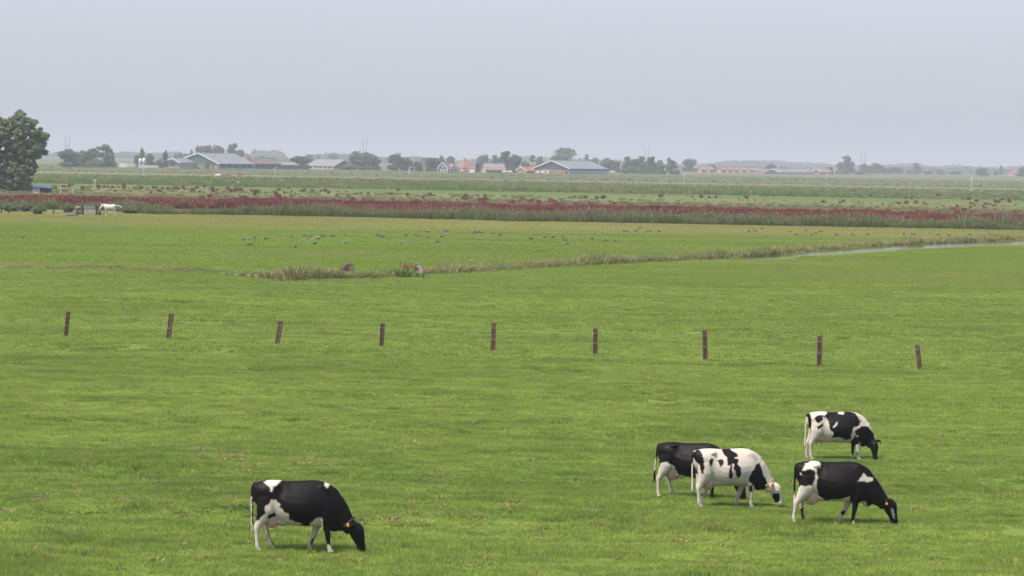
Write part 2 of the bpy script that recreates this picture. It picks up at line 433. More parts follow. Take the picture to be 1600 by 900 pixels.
def blades_clump(rng, n, radius, hmin, hmax, wmin, wmax, lean, mat, name='reeds', heads=None):
    """upright stems and leaves; heads: (material, length, width, share) of flower heads on top"""
    r = radius * np.sqrt(rng.uniform(0, 1, n)); t = rng.uniform(0, 2 * math.pi, n)
    base = np.stack([r * np.cos(t), r * np.sin(t)], 1)
    h = rng.uniform(hmin, hmax, n) * (1 - .3 * (r / radius) ** 2); w = rng.uniform(wmin, wmax, n); a = rng.uniform(0, math.pi, n)
    d = np.stack([np.cos(a), np.sin(a)], 1) * w[:, None] / 2
    tip = base + base / radius * (h * lean)[:, None] + rng.normal(0, 1, (n, 2)) * (h * lean * .6)[:, None]
    mid = base * .55 + tip * .45
    V = np.zeros((n, 5, 3), np.float32)
    V[:, 0, :2] = base - d * .6; V[:, 1, :2] = base + d * .6
    V[:, 2, :2] = mid + d; V[:, 3, :2] = mid - d; V[:, 2:4, 2] = (h * .55)[:, None]
    V[:, 4, :2] = tip; V[:, 4, 2] = h
    q = np.arange(n)[:, None] * 5
    Fc = np.concatenate([q + [0, 1, 2], q + [0, 2, 3], q + [3, 2, 4]])
    V = V.reshape(-1, 3); mats = np.zeros(len(Fc), np.int32)
    if heads:
        hm, hl, hw, share = heads
        pick = np.where(rng.uniform(0, 1, n) < share)[0]; m = len(pick) * 3
        pk = np.repeat(pick, 3); off = rng.normal(0, 1, (m, 3)) * [hw * .5, hw * .5, hl * .35]
        c = np.stack([tip[pk, 0], tip[pk, 1], h[pk]], 1) + off; c[:, 2] -= hl * .2
        U = np.zeros((m, 4, 3)); aa = rng.uniform(0, math.pi, m)
        dx = np.stack([np.cos(aa), np.sin(aa), 0 * aa], 1) * hw / 2; dz = np.stack([rng.normal(0, .3, m), rng.normal(0, .3, m), np.ones(m)], 1) * hl / 2
        U[:, 0] = c - dz; U[:, 1] = c + dx; U[:, 2] = c + dz; U[:, 3] = c - dx
        qb = len(V) + np.arange(m)[:, None] * 4
        Fc = np.concatenate([Fc, qb + [0, 1, 2], qb + [0, 2, 3]]); V = np.concatenate([V, U.reshape(-1, 3)])
        mats = np.concatenate([mats, np.ones(2 * m, np.int32)])
    me = tri_mesh(name, V, Fc, mat)
    if heads: me.materials.append(heads[0]); me.polygons.foreach_set('material_index', mats)
    return me

def half_width(y, margin=1.25): return 0.165 * y * margin + 4

def jitter_grid(y0, y1, step, rng, xlo=None, xhi=None):
    out = []
    y = y0
    while y < y1:
        hw = half_width(y); lo = -hw if xlo is None else max(-hw, xlo); hi = hw if xhi is None else min(hw, xhi)
        x = np.arange(lo, hi, step); out.append(np.stack([x, np.full_like(x, y)], 1)); y += step
    p = np.concatenate(out); return p + rng.uniform(-.5, .5, p.shape) * step

rng = np.random.default_rng(5)
# pasture on this side of the ditch
near_kinds = [grass_patch(rng, 1.25, 2600, .04, .095, .007, .013, GRASS) for _ in range(7)]
p = jitter_grid(50, 130, .92, rng); p = p[p[:, 1] < ditch_near(p[:, 0]) - 1.0]
z = ground_z(p[:, 0], p[:, 1]) + .012
patchy = .85 + .40 * vnoise(p[:, 0], p[:, 1] * 2.2, 6.0, 21) + .28 * vnoise(p[:, 0], p[:, 1], 1.6, 22)
n = len(p); s = np.stack([rng.uniform(1.0, 1.2, n)] * 2 + [np.clip(patchy, .55, 1.7)], 1)
scatter('pasture_grass', np.column_stack([p, z]), rng.integers(0, 4, n) * (math.pi / 2) + rng.normal(0, .2, n), s, near_kinds, 'short grazed green grass of the near pasture', 'grass', 1)
mid_kinds = [grass_patch(rng, 2.2, 2600, .05, .12, .014, .028, GRASS) for _ in range(5)]
p = jitter_grid(129, 330, 1.65, rng); p = p[p[:, 1] < ditch_near(p[:, 0]) - np.where(p[:, 0] > 20, 5.5, .8)]
z = ground_z(p[:, 0], p[:, 1]) + .02; n = len(p)
patchy = .8 + .35 * vnoise(p[:, 0], p[:, 1] * 2.2, 11.0, 23)
s = np.stack([rng.uniform(.95, 1.15, n)] * 2 + [np.clip(patchy, .6, 1.5)], 1)
scatter('pasture_grass', np.column_stack([p, z]), rng.uniform(0, 6.3, n), s, mid_kinds, 'green grass of the pasture between posts and ditch', 'grass', 2)
# pasture beyond the ditch
far_kinds = [grass_patch(rng, 3.6, 2400, .06, .15, .03, .055, GRASS) for _ in range(4)]
p = jitter_grid(205, 424, 2.9, rng); p = p[p[:, 1] > ditch_near(p[:, 0]) + ditch_width(p[:, 0]) + 1.2]
n = len(p); patchy = .8 + .4 * vnoise(p[:, 0] * .5, p[:, 1] * 1.5, 14.0, 24)
s = np.stack([rng.uniform(.95, 1.15, n)] * 2 + [np.clip(patchy, .6, 1.6)], 1)
scatter('far_pasture_grass', np.column_stack([p, np.zeros(n)]), rng.uniform(0, 6.3, n), s, far_kinds, 'bright green grass of the goose pasture beyond the ditch', 'grass', 3)

# dead straw tufts and dark weeds in the near pasture
STRAW = leafy('dry_straw', (0.22, 0.14, 0.065), (0.46, 0.33, 0.17), 0.15)
WEED = leafy('dark_weed', (0.060, 0.105, 0.022), (0.13, 0.19, 0.040), 0.35)
straw_kinds = [blades_clump(rng, 50, .13, .05, .115, .012, .028, .9, STRAW, 'straw') for _ in range(4)]
spots = []
for cx, cy, k, sx_, sy_ in [(360, 722, 16, .5, .35), (505, 722, 8, .35, .2), (430, 728, 10, .9, .3), (700, 742, 6, .25, .2), (135, 712, 14, .5, .3), (60, 772, 24, 1.2, .5), (200, 785, 14, 1.4, .4), (300, 748, 3, .2, .1),
                         (405, 686, 4, .3, .2), (655, 684, 8, .7, .3), (150, 808, 6, .8, .2), (190, 830, 10, 1.0, .3), (45, 860, 4, .2, .1), (290, 868, 14, 1.5, .5), (715, 862, 6, .5, .2), (1420, 795, 3, .2, .2), (560, 800, 8, .6, .3), (690, 785, 10, 1.0, .4),
                         (590, 755, 8, 1.0, .3), (830, 833, 8, .8, .3), (1050, 855, 6, .6, .3), (950, 640, 6, 1.0, .5), (330, 540, 6, 1.2, .8), (820, 575, 10, 2.0, 1.2), (880, 585, 14, 2.5, 1.0), (140, 560, 10, 2, 1)]:
    c = P(cx, cy)
    for _ in range(k): spots.append((c.x + rng.normal(0, sx_), c.y + rng.normal(0, sy_ * 3)))
for _ in range(700):
    y = rng.uniform(56, 125); spots.append((rng.uniform(-1, 1) * half_width(y), y))
p = np.array(spots); n = len(p)
scatter('straw_tufts', np.column_stack([p, ground_z(p[:, 0], p[:, 1])]), rng.uniform(0, 6.3, n), rng.uniform(.5, 1.15, n), straw_kinds, 'dry straw-brown tufts trampled into the near pasture', 'dead grass', 4)
weed_kinds = [blades_clump(rng, 44, .26, .06, .135, .012, .03, .9, WEED, 'weeds') for _ in range(4)]
spots = []
for cx, cy, k, sx_, sy_ in [(260, 794, 9, .8, .2), (310, 795, 9, .7, .2), (345, 800, 5, .6, .2), (230, 748, 8, .5, .2), (170, 738, 8, .6, .2), (90, 815, 5, .15, .1), (185, 810, 6, .3, .1), (640, 640, 14, 2, .5), (860, 700, 14, 2, .5), (1020, 615, 14, 2, .6),
                         (545, 495, 20, 2.2, 1.0), (770, 545, 8, .8, .5), (1200, 565, 12, 1.2, .6), (1180, 525, 10, 1.5, .5), (1300, 690, 10, 1.4, .4), (700, 660, 12, 1.6, .5), (440, 655, 14, 2.0, .5), (200, 480, 24, 4, 1.5), (900, 505, 24, 4, 2), (1350, 505, 20, 3, 2),
                         (1150, 700, 10, 1.5, .4), (850, 480, 20, 3, 2), (120, 660, 12, 1.5, .5), (560, 850, 8, 1, .3), (720, 810, 10, 1.5, .4)]:
    c = P(cx, cy)
    for _ in range(k): spots.append((c.x + rng.normal(0, sx_), c.y + rng.normal(0, sy_ * 2.5)))
for _ in range(500):
    y = rng.uniform(56, 200); spots.append((rng.uniform(-1, 1) * half_width(y), y))
p = np.array(spots); p = p[p[:, 1] < ditch_near(p[:, 0]) - 2]; n = len(p)
scatter('dark_weeds', np.column_stack([p, ground_z(p[:, 0], p[:, 1])]), rng.uniform(0, 6.3, n), rng.uniform(.5, 1.3, n), weed_kinds, 'darker green weeds dotted through the near pasture', 'weeds', 5)

# ditch banks: tall browned grasses
BANK = leafy('bank_grass', (0.16, 0.155, 0.050), (0.54, 0.45, 0.20), 0.32, (0.19, 0.22, 0.065), 0.30)
bank_kinds = [blades_clump(rng, 90, .55, .35, .95, .03, .07, .45, BANK, 'bank_grass') for _ in range(5)]
spots, sc = [], []
for x in np.arange(-62, 108, .14):
    e, w = float(ditch_near(x)), float(ditch_width(x))
    left = np.clip((x + 17.5) / 3, 0, 1)                    # the ditch is only a low brown line at the left end
    for _ in range(3):
        spots.append((x, e + w + rng.uniform(-.5, 2.6))); sc.append((.24 + .16 * (vnoise(x, 0, 3.0, 33) > .0) + .62 * left) * rng.uniform(.55, 1.15) * (.95 if x < 10 else .74) * (1 + .3 * vnoise(x, 0, 2.2, 31)))
    if x < 18 and rng.uniform() < .5: spots.append((x, e + rng.uniform(-.5, .2))); sc.append(.32 * rng.uniform(.5, 1.1))
p = np.array(spots); n = len(p)
scatter('ditch_bank_grass', np.column_stack([p, np.zeros(n) - .03]), rng.uniform(0, 6.3, n), np.array(sc), bank_kinds, 'tall brownish grass lining the ditch', 'bank grass', 6)

# reed belt in front of the red field
REED = leafy('reed_leaf', (0.065, 0.105, 0.026), (0.23, 0.275, 0.068), 0.40, (0.19, 0.165, 0.075), 0.16)
PLUME = leafy('reed_plume', (0.16, 0.12, 0.075), (0.30, 0.23, 0.15), 0.2)
reed_kinds = [blades_clump(rng, 150, 1.1, 1.0, 2.0, .05, .11, .30, REED, 'reed_clump', (PLUME, .35, .12, .08)) for _ in range(5)]
_rl = [(-80, 328), (150, 327), (178, 330), (215, 335), (400, 337), (600, 341), (800, 346), (1000, 349), (1200, 353.5), (1400, 357), (1600, 361), (1700, 363)]
RLX = np.array([P(*q).x for q in _rl]); RLY = np.array([P(*q).y for q in _rl])
def reed_front(x): return np.interp(x, RLX, RLY) + 1.2 * vnoise(x, 0 * np.asarray(x), 7.0, 40)
spots, sc = [], []
for x in np.arange(-88, 92, .42):
    f = float(reed_front(x))
    thin = .35 if x < -48 else (.75 if x < -35 else 1.0)
    for _ in range(5):
        if rng.uniform() < (.55 if x < -42 else .95):
            d = rng.uniform(0, 9); spots.append((x, f + d)); sc.append(rng.uniform(.55, 1.08) * (.78 + .38 * vnoise(x, d * 2, 5.0, 41)) * (.75 + .25 * thin))
p = np.array(spots); n = len(p)
scatter('reed_belt', np.column_stack([p, np.zeros(n)]), rng.uniform(0, 6.3, n), np.array(sc), reed_kinds, 'dark green reed belt in front of the red field', 'reeds', 7)

# the red field: ripe dock
DOCK = leafy('red_dock', (0.100, 0.016, 0.010), (0.23, 0.048, 0.030), 0.12, (0.22, 0.10, 0.055), 0.07)
DOCK_LEAF = leafy('dock_leaf', (0.06, 0.07, 0.025), (0.12, 0.11, 0.04), 0.25)
dock_kinds = [blades_clump(rng, 70, .75, .6, 1.15, .05, .10, .22, DOCK, 'dock_clump', (DOCK, .30, .11, .9)) for _ in range(4)]
def sown(n, y0, y1, margin, log=False):
    y = y0 * (y1 / y0) ** rng.uniform(0, 1, n) if log else rng.uniform(y0, y1, n)
    x = rng.uniform(-1, 1, n) * (0.165 * y * margin + 4)
    return x, y, x / (0.165 * y)                               # and -1..1 across the view
x, y, t = sown(60000, 436, 640, 1.15)
lo = np.maximum(reed_front(x) + 7, np.interp(t, [-1, -.6, -.3, 0, 1], [480, 468, 452, 440, 436]))
hi = np.interp(t, [-1, -.5, 0, .5, 1], [492, 496, 502, 489, 470]) + 15 * vnoise(x, 0 * x, 18, 50) + 12 * vnoise(x, y, 6, 51)
den = ((y > lo) & (y < hi)) * np.clip(1.0 + 1.2 * vnoise(x * .35, y, 16, 52) + .6 * vnoise(x, y, 4, 55), .08, .95)
keep = rng.uniform(0, 1, len(x)) < den
p1 = np.stack([x, y], 1)[keep]; s1 = rng.uniform(.65, 1.15, len(p1))
x, y, t = sown(36000, 530, 900, 1.15)                          # thinner stands behind
c = vnoise(x * .45, y, 20, 53) + .6 * vnoise(x, y * .5, 7, 54)
k = np.where(t > -.3, np.where(y < 660, .15, -.25), np.where(y < 600, .1, np.where(y < 760, .35, -.6)))
den = np.where((y < 680) | (t > -.3), .10, .17) * np.clip((c + .15 - .05 + k * .5) / 1.2, 0, 1)
den[(t < -.88) | ((t < -.6) & (y < 612))] = 0
keep = rng.uniform(0, 1, len(x)) < den
p2 = np.stack([x, y], 1)[keep]; s2 = .18 + .6 * rng.uniform(0, 1, len(p2)) ** 1.8
spots = np.concatenate([p1, p2]); dock_scale = np.concatenate([np.outer(s1, [1, 1, 1]), np.outer(s2, [.85, .85, 1.0])])
p = np.array(spots); n = len(p)
scatter('red_dock_field', np.column_stack([p, np.zeros(n)]), rng.uniform(0, 6.3, n), dock_scale, dock_kinds, 'band of ripe dark red dock plants across the plain', 'dock plants', 8)

# rough fen growth further out: tufted green belts
FEN = leafy('fen_leaf', (0.082, 0.125, 0.028), (0.24, 0.29, 0.072), 0.38, (0.29, 0.25, 0.10), 0.02)
fen_kinds = [blades_clump(rng, 110, 2.2, .8, 1.7, .12, .30, .35, FEN, 'fen_clump') for _ in range(4)]
x, y, t = sown(32000, 560, 2000, 1.12, True)
yy = y + 40 * vnoise(x * .25, y, 60, 60)
belt = np.select([yy < 560, yy < 700, yy < 720, yy < 815, yy < 1230, yy < 1235, yy < 1300], [.35, .45, .35, 0, 1.0, .35, .05], np.where(vnoise(x * .1, y, 45, 61) > -.1, .55, .12))
keep = rng.uniform(0, 1, len(x)) < belt * (.6 + .4 * vnoise(x * .3, y, 25, 62))
big = np.where((830 < yy) & (yy < 940) & (vnoise(x * .12, y * .2, 18, 66) > -.15), 1.15, np.where(vnoise(x * .2, y, 30, 67) > .5, 1.0, .5))
big = np.select([yy < 740, yy > 1290, yy > 1110], [.30, .40, .24], big)
sc = (rng.uniform(.45, 1.0, len(x)) * big * (.8 + .4 * vnoise(x * .3, y, 18, 63)))[keep]
spots = np.stack([x, y], 1)[keep]
p = np.array(spots); n = len(p)
scatter('fen_growth', np.column_stack([p, np.zeros(n)]), rng.uniform(0, 6.3, n), np.array(sc), fen_kinds, 'rough green fen growth in belts across the plain', 'fen plants', 9)
# ------------------------------------------------------------------ trees: trunk with limbs, crown of many leaf clumps
TREE_DARK = leafy('tree_leaf', (0.034, 0.060, 0.024), (0.110, 0.150, 0.052), 0.25, obj_var=0.35)
TREE_GREY = leafy('willow_leaf', (0.066, 0.090, 0.040), (0.20, 0.235, 0.10), 0.25, obj_var=0.15)
TREE_RED = leafy('plum_leaf', (0.035, 0.022, 0.022), (0.085, 0.050, 0.045), 0.2)
BARK = plain('bark', (0.09, 0.07, 0.05), 0.9, 0.2, 0.4, 3.0)

def crown_mesh(rng, kind, n, leaf, mat):
    """unit crown: height 1 from the ground, about 1 wide; many leaf faces on and in uneven clumps"""
    blobs = []
    if kind == 'poplar':
        for k in range(9):
            z = .14 + .80 * k / 8; r = .42 * math.sin(math.pi * min(1, .18 + .80 * k / 8)) ** .8 + .06
            blobs.append((rng.normal(0, .06), rng.normal(0, .06), z, r, r, .10))
    elif kind == 'bush':
        for k in range(16):
            a = rng.uniform(0, 6.28); d = rng.uniform(0, .34); blobs.append((d * math.cos(a), d * math.sin(a), rng.uniform(.16, .80 - d * .7), rng.uniform(.14, .23), rng.uniform(.14, .23), rng.uniform(.13, .21)))
    elif kind == 'tall':
        for k in range(26):
            z = rng.uniform(.08, .90); wmax = .34 * (1 - abs(z - .42) / .62) + .07; a = rng.uniform(0, 6.28); d = wmax * rng.uniform(.2, 1)
            blobs.append((d * math.cos(a), d * math.sin(a), z, rng.uniform(.11, .19), rng.uniform(.11, .19), rng.uniform(.07, .12)))
        for k in range(9):
            a = rng.uniform(0, 6.28); blobs.append((.3 * math.cos(a), .3 * math.sin(a), rng.uniform(.06, .24), .18, .18, .11))
    else:
        for k in range(26):
            u = rng.normal(0, 1, 3); u /= np.linalg.norm(u); d = rng.uniform(.35, 1.0)
            blobs.append((u[0] * .33 * d, u[1] * .33 * d, .54 + u[2] * .30 * d, rng.uniform(.12, .20), rng.uniform(.12, .20), rng.uniform(.10, .16)))
        for k in range(10):
            a = rng.uniform(0, 6.28); blobs.append((.28 * math.cos(a), .28 * math.sin(a), rng.uniform(.08, .26), .18, .18, .12))
    B = np.array(blobs); k = rng.choice(len(B), n, p=B[:, 3] ** 2 / np.sum(B[:, 3] ** 2))
    u = rng.normal(0, 1, (n, 3)); u /= np.linalg.norm(u, axis=1)[:, None]
    c = B[k, :3] + u * B[k, 3:] * rng.uniform(.45, 1.06, n)[:, None]
    nrm = u * .8 + rng.normal(0, .7, (n, 3)); nrm[:, 2] += .25; nrm /= np.linalg.norm(nrm, axis=1)[:, None]
    t = np.cross(nrm, rng.normal(0, 1, (n, 3))); t /= np.linalg.norm(t, axis=1)[:, None]; b = np.cross(nrm, t)
    s = leaf * rng.uniform(.5, 1.2, n)[:, None]
    V = np.stack([c - t * s, c - b * s * .55, c + t * s, c + b * s * .55], 1); V[:, :, 2] = np.maximum(V[:, :, 2], .01)
    return tri_mesh('crown', V.reshape(-1, 3), np.arange(4 * n).reshape(-1, 4), mat)

def trunk_mesh(rng, kind):
    mb = MB(); top = .75 if kind in ('poplar', 'tall') else .6
    mb.tube([(0, 0, -.02), (.01, 0, .15), (rng.normal(0, .015), rng.normal(0, .015), .35), (rng.normal(0, .03), rng.normal(0, .03), top)], [.04, .03, .024, .008], 7)
    for k in range(5):
        a = rng.uniform(0, 6.28); z0 = rng.uniform(.16, .4); d = .08 if kind == 'poplar' else rng.uniform(.16, .3)
        mb.tube([(0, 0, z0), (d * .5 * math.cos(a), d * .5 * math.sin(a), z0 + .13), (d * math.cos(a), d * math.sin(a), z0 + rng.uniform(.22, .36))], [.018, .012, .005], 5)
    me = mb.mesh('trunk'); me.materials.append(BARK); return me

trng = np.random.default_rng(77)
KINDS = {}
for kind, cnt in (('round', 6), ('tall', 4), ('poplar', 2), ('bush', 4)):
    for mname, mt in (('dark', TREE_DARK), ('grey', TREE_GREY)):
        KINDS[kind, mname] = [crown_mesh(trng, kind, 3600, .052, mt) for _ in range(cnt if mname == 'dark' else 2)]
KINDS['round', 'red'] = [crown_mesh(trng, 'round', 1600, .05, TREE_RED)]
TRUNKS = {k: trunk_mesh(trng, k) for k in ('round', 'tall', 'poplar', 'bush')}
_tc = [0]
def tree(label, cx, width, top, base, kind='round', col='dark', Y=None, group=None, name=None, cat=None):
    """placed by where it stands; width and top in pixels of the photograph give its size at that distance"""
    if Y is None: Y = P(cx, base).y
    p = at(cx, base, Y); p.z = 0.0
    t = at(cx, top, Y); h = max(1.0, t.z); w = width / F_PX * Y
    nm = name or ('poplar_tree' if kind == 'poplar' else 'shrub' if kind == 'bush' else 'broadleaf_tree')
    o = empty(nm, p, trng.uniform(0, 6.28)); q = w * (1.36 if kind != 'poplar' else 1.15); o.scale = (q, q, h * 1.06)
    o.location.z = -.13 * h if kind == 'bush' else 0.0
    tag(o, label, cat or ('bush' if kind == 'bush' else 'tree'), group)
    ks = KINDS[kind, col]; _tc[0] += 1
    mesh_obj('crown', ks[_tc[0] % len(ks)], o); mesh_obj('trunk', TRUNKS[kind], o)
    return o

G1 = 'trees around the far farms'; G2 = 'hazy trees along the horizon'
TREES = [
 ('rounded tree at the left end of the clump nearest the big willow', 106, 34, 231, 261, 'round', 'dark', G1),
 ('second tree of the clump left of the white silage wall', 129, 22, 233, 261, 'round', 'grey', G1),
 ('tall tree in the middle of the clump left of the white silage wall', 144, 26, 231, 261, 'tall', 'dark', G1),
 ('tallest tree at the right of the clump left of the white silage wall', 162, 30, 227, 261.5, 'tall', 'grey', G1),
 ('small pale tree just left of the white silage wall', 174, 14, 239, 261, 'round', 'grey', G1),
 ('low bush in front of the tree clump left of the silage wall', 138, 14, 249, 262, 'bush', 'grey', G1),
 ('thin poplar standing above the pair of white silos', 222, 8, 231, 259, 'poplar', 'dark', G1),
 ('small tree left of the pair of white silos', 215, 13, 241, 259.5, 'round', 'dark', G1),
 ('round tree right of the pair of white silos', 234, 15, 239.5, 260, 'round', 'dark', G1),
 ('narrow dark poplar beside the green barn with a lean-to', 259, 9, 235.5, 261.5, 'poplar', 'dark', G1),
 ('pale bush at the foot of the dark poplar by the green barn', 251, 16, 245, 262, 'bush', 'grey', G1),
 ('first of the big trees rising behind the left green barn', 318, 25, 224.5, 258, 'round', 'dark', G1),
 ('second big tree rising behind the left green barn roof', 340, 22, 225, 258.5, 'round', 'dark', G1),
 ('third big tree behind the roof of the left green barn', 364, 20, 224.5, 259, 'tall', 'dark', G1),
 ('tree between the left green barn and the brown tiled farmhouse', 376, 14, 232, 259, 'round', 'grey', G1),
 ('small dark tree peeping over the barn roof with skylights', 413, 10, 243.5, 260.5, 'round', 'dark', G1),
 ('small round tree right of the barn roof with skylights', 426, 13, 244, 261.5, 'round', 'dark', G1),
 ('slim bush in front of the dark shed', 449, 6, 252, 264, 'bush', 'dark', G1),
 ('dark tree left of the long low grey barn', 468, 28, 242.5, 264.5, 'round', 'dark', G1),
 ('tree crown behind the left end of the long low grey barn', 483, 15, 239.5, 259, 'round', 'grey', G1),
 ('small tree showing over the roof of the long low grey barn', 497, 7, 243, 257, 'round', 'dark', G1),
 ('dark bush at the corner of the long low grey barn', 525, 10, 256, 265, 'bush', 'dark', G1),
 ('wide pale bush hiding the gable of the long low grey barn', 543, 25, 254, 265.5, 'bush', 'grey', G1),
 ('large round tree right of the long low grey barn', 564, 44, 234.5, 265.5, 'round', 'grey', G1),
 ('dark tree added for the shaded right side of the large round tree', 583, 20, 244, 266, 'round', 'dark', G1),  # separate dark tree stands in for the big crown's shaded right portion
 ('big dark round tree standing alone in the gap between farms', 620, 29, 237.5, 267, 'round', 'dark', G1),
 ('dark tree touching the right side of the lone round tree', 636, 18, 245.5, 267, 'round', 'dark', G1),
 ('small tree leaning right at the end of the dark tree row', 653, 14, 250.5, 267.5, 'round', 'dark', G1),
 ('dark tree left of the white-gabled farmhouse', 676, 19, 243, 268, 'round', 'dark', G1),
 ('slim pointed tree behind the white-gabled farmhouse', 689, 10, 243.5, 264, 'poplar', 'dark', G1),
 ('round tree rising above the roof of the white-gabled farmhouse', 704, 14, 242.5, 263, 'round', 'dark', G1),
 ('small green tree in front of the red pyramid roof', 723, 9, 256, 269.5, 'bush', 'dark', G1),
 ('reddish brown small tree right of the red pyramid roof', 746, 9, 251, 269.5, 'round', 'red', G1),
 ('pale tree behind the reddish brown small tree', 756, 20, 239.5, 265, 'round', 'grey', G1),
 ('second pale tree above the low tan barn', 772, 14, 243, 265, 'tall', 'grey', G1),
 ('tall dark tree right of the low tan barn', 790, 22, 236.5, 269, 'tall', 'dark', G1),
 ('dark tree beside the tall one right of the low tan barn', 805, 20, 239.5, 270, 'round', 'dark', G1),
 ('bushy tree left of the brown twin silos', 819, 15, 250, 270.5, 'round', 'grey', G1),
 ('light tree behind the brown twin silos', 832, 13, 243, 266, 'tall', 'grey', G1),
 ('light tree between the brown twin silos and the right barn gable', 844, 13, 242, 266, 'round', 'grey', G1),
 ('large spreading tree towering behind the right green barn', 881, 32, 228.5, 266, 'round', 'grey', G1),
 ('lower tree at the left foot of the tree behind the right barn', 868, 16, 240, 266, 'round', 'dark', G1),
 ('small pale tree above the right end of the right barn ridge', 917, 10, 241.5, 266, 'tall', 'grey', G1),
 ('tree beyond the roof end of the right green barn', 930, 14, 244.5, 266.5, 'round', 'grey', G1),
 ('dark tree right behind the end of the right green barn', 948, 22, 246.5, 269, 'round', 'dark', G1),
 ('low dark tree at the far end of the right green barn', 962, 14, 249, 269.5, 'round', 'dark', G1),
 ('first tree of the dense grove right of the barns', 979, 15, 245.5, 271.5, 'tall', 'grey', G1),
 ('second tree of the dense grove right of the barns', 991, 15, 246, 271.5, 'round', 'dark', G1),
 ('third tree of the dense grove right of the barns', 1003, 16, 245, 272, 'tall', 'grey', G1),
 ('fourth and tallest tree of the dense grove right of the barns', 1017, 17, 244.5, 272, 'tall', 'dark', G1),
 ('low tree at the right end of the dense grove', 1032, 15, 254, 272.5, 'round', 'grey', G1),
 ('separate pale tree just right of the dense grove', 1051, 20, 251, 273, 'tall', 'grey', G1),
 ('hazy tree top behind the right end of the dense grove', 1032, 10, 246.5, 269, 'round', 'dark', G2),
 ('hazy pointed tree between the grove and the separate pale tree', 1045, 9, 246, 269, 'tall', 'dark', G2),
 ('pair of tall hazy trees grown together left of the red-roofed village', 1078, 22, 246.5, 268.3, 'round', 'dark', G2),
 ('round hazy tree among the red roofs of the village', 1112, 15, 256, 268.6, 'round', 'dark', G2),
 ('dark round tree behind the wide grey barn past the village', 1205, 18, 255.5, 270.5, 'round', 'dark', G2),
 ('low tree above the speckled roof of the wide grey barn', 1224, 14, 260, 270, 'round', 'dark', G2),
 ('small round tree left of the tall roadside tree', 1297, 11, 259, 272, 'round', 'dark', G1),
 ('tall dark flat-topped tree on the right part of the horizon', 1324, 20, 243.5, 272, 'tall', 'dark', G1),
 ('lower tree at the left side of the tall flat-topped tree', 1313, 13, 252, 272, 'round', 'grey', G1),
 ('dark hedge bush at the right foot of the tall flat-topped tree', 1341, 18, 267, 272.5, 'bush', 'dark', G1),
 ('hazy tree under the farthest right pylon', 1350, 18, 255.5, 271, 'round', 'dark', G2),
 ('broad hazy tree right of the farthest right pylon', 1369, 26, 253.5, 271.3, 'round', 'dark', G2),
 ('low hazy tree right of the broad hazy one', 1386, 18, 261, 271.5, 'round', 'dark', G2),
 ('second low hazy tree right of the broad hazy one', 1401, 20, 260, 271.8, 'round', 'dark', G2),
 ('small hazy tree left of the upright hazy one', 1421, 10, 264, 272, 'round', 'dark', G2),
 ('upright hazy tree standing clear on the right horizon', 1432, 14, 254.5, 272.2, 'tall', 'dark', G2),
 ('low hazy tree after the gap right of the upright one', 1450, 14, 266, 272.6, 'round', 'dark', G2),
 ('small round hazy tree between low hedges on the right horizon', 1469, 12, 263.5, 272.8, 'round', 'dark', G2),
 ('low wide hazy tree left of the last lamp post', 1493, 18, 266, 273, 'round', 'dark', G2),
 ('round dark tree above the last lamp post', 1535, 18, 261.5, 275, 'round', 'dark', G1),
 ('narrow poplar left of the small red roof at the right edge', 1564, 7, 258.5, 274, 'poplar', 'dark', G2),
 ('low tree at the foot of the narrow poplar near the right edge', 1556, 8, 266, 274, 'round', 'dark', G2),
 ('dark tree cut by the right edge of the picture', 1599, 20, 260.5, 276, 'round', 'dark', G1),
 ('hazy tree left of the green barn lean-to', 278, 14, 237, 253.5, 'round', 'dark', G2),
 ('hazy tree row stub behind the green barn lean-to', 290, 16, 237.5, 253.6, 'round', 'dark', G2),
 ('small hazy poplar above the left slope of the green barn', 299, 6, 233.5, 254, 'poplar', 'dark', G2),
 ('hazy round tree above the ridge of the long low grey barn', 520, 15, 240, 256, 'round', 'dark', G2),
]
for lab, cx, w_, top, base, kind, col, g in TREES: tree(lab, cx, w_, top, base, kind, col, group=g)

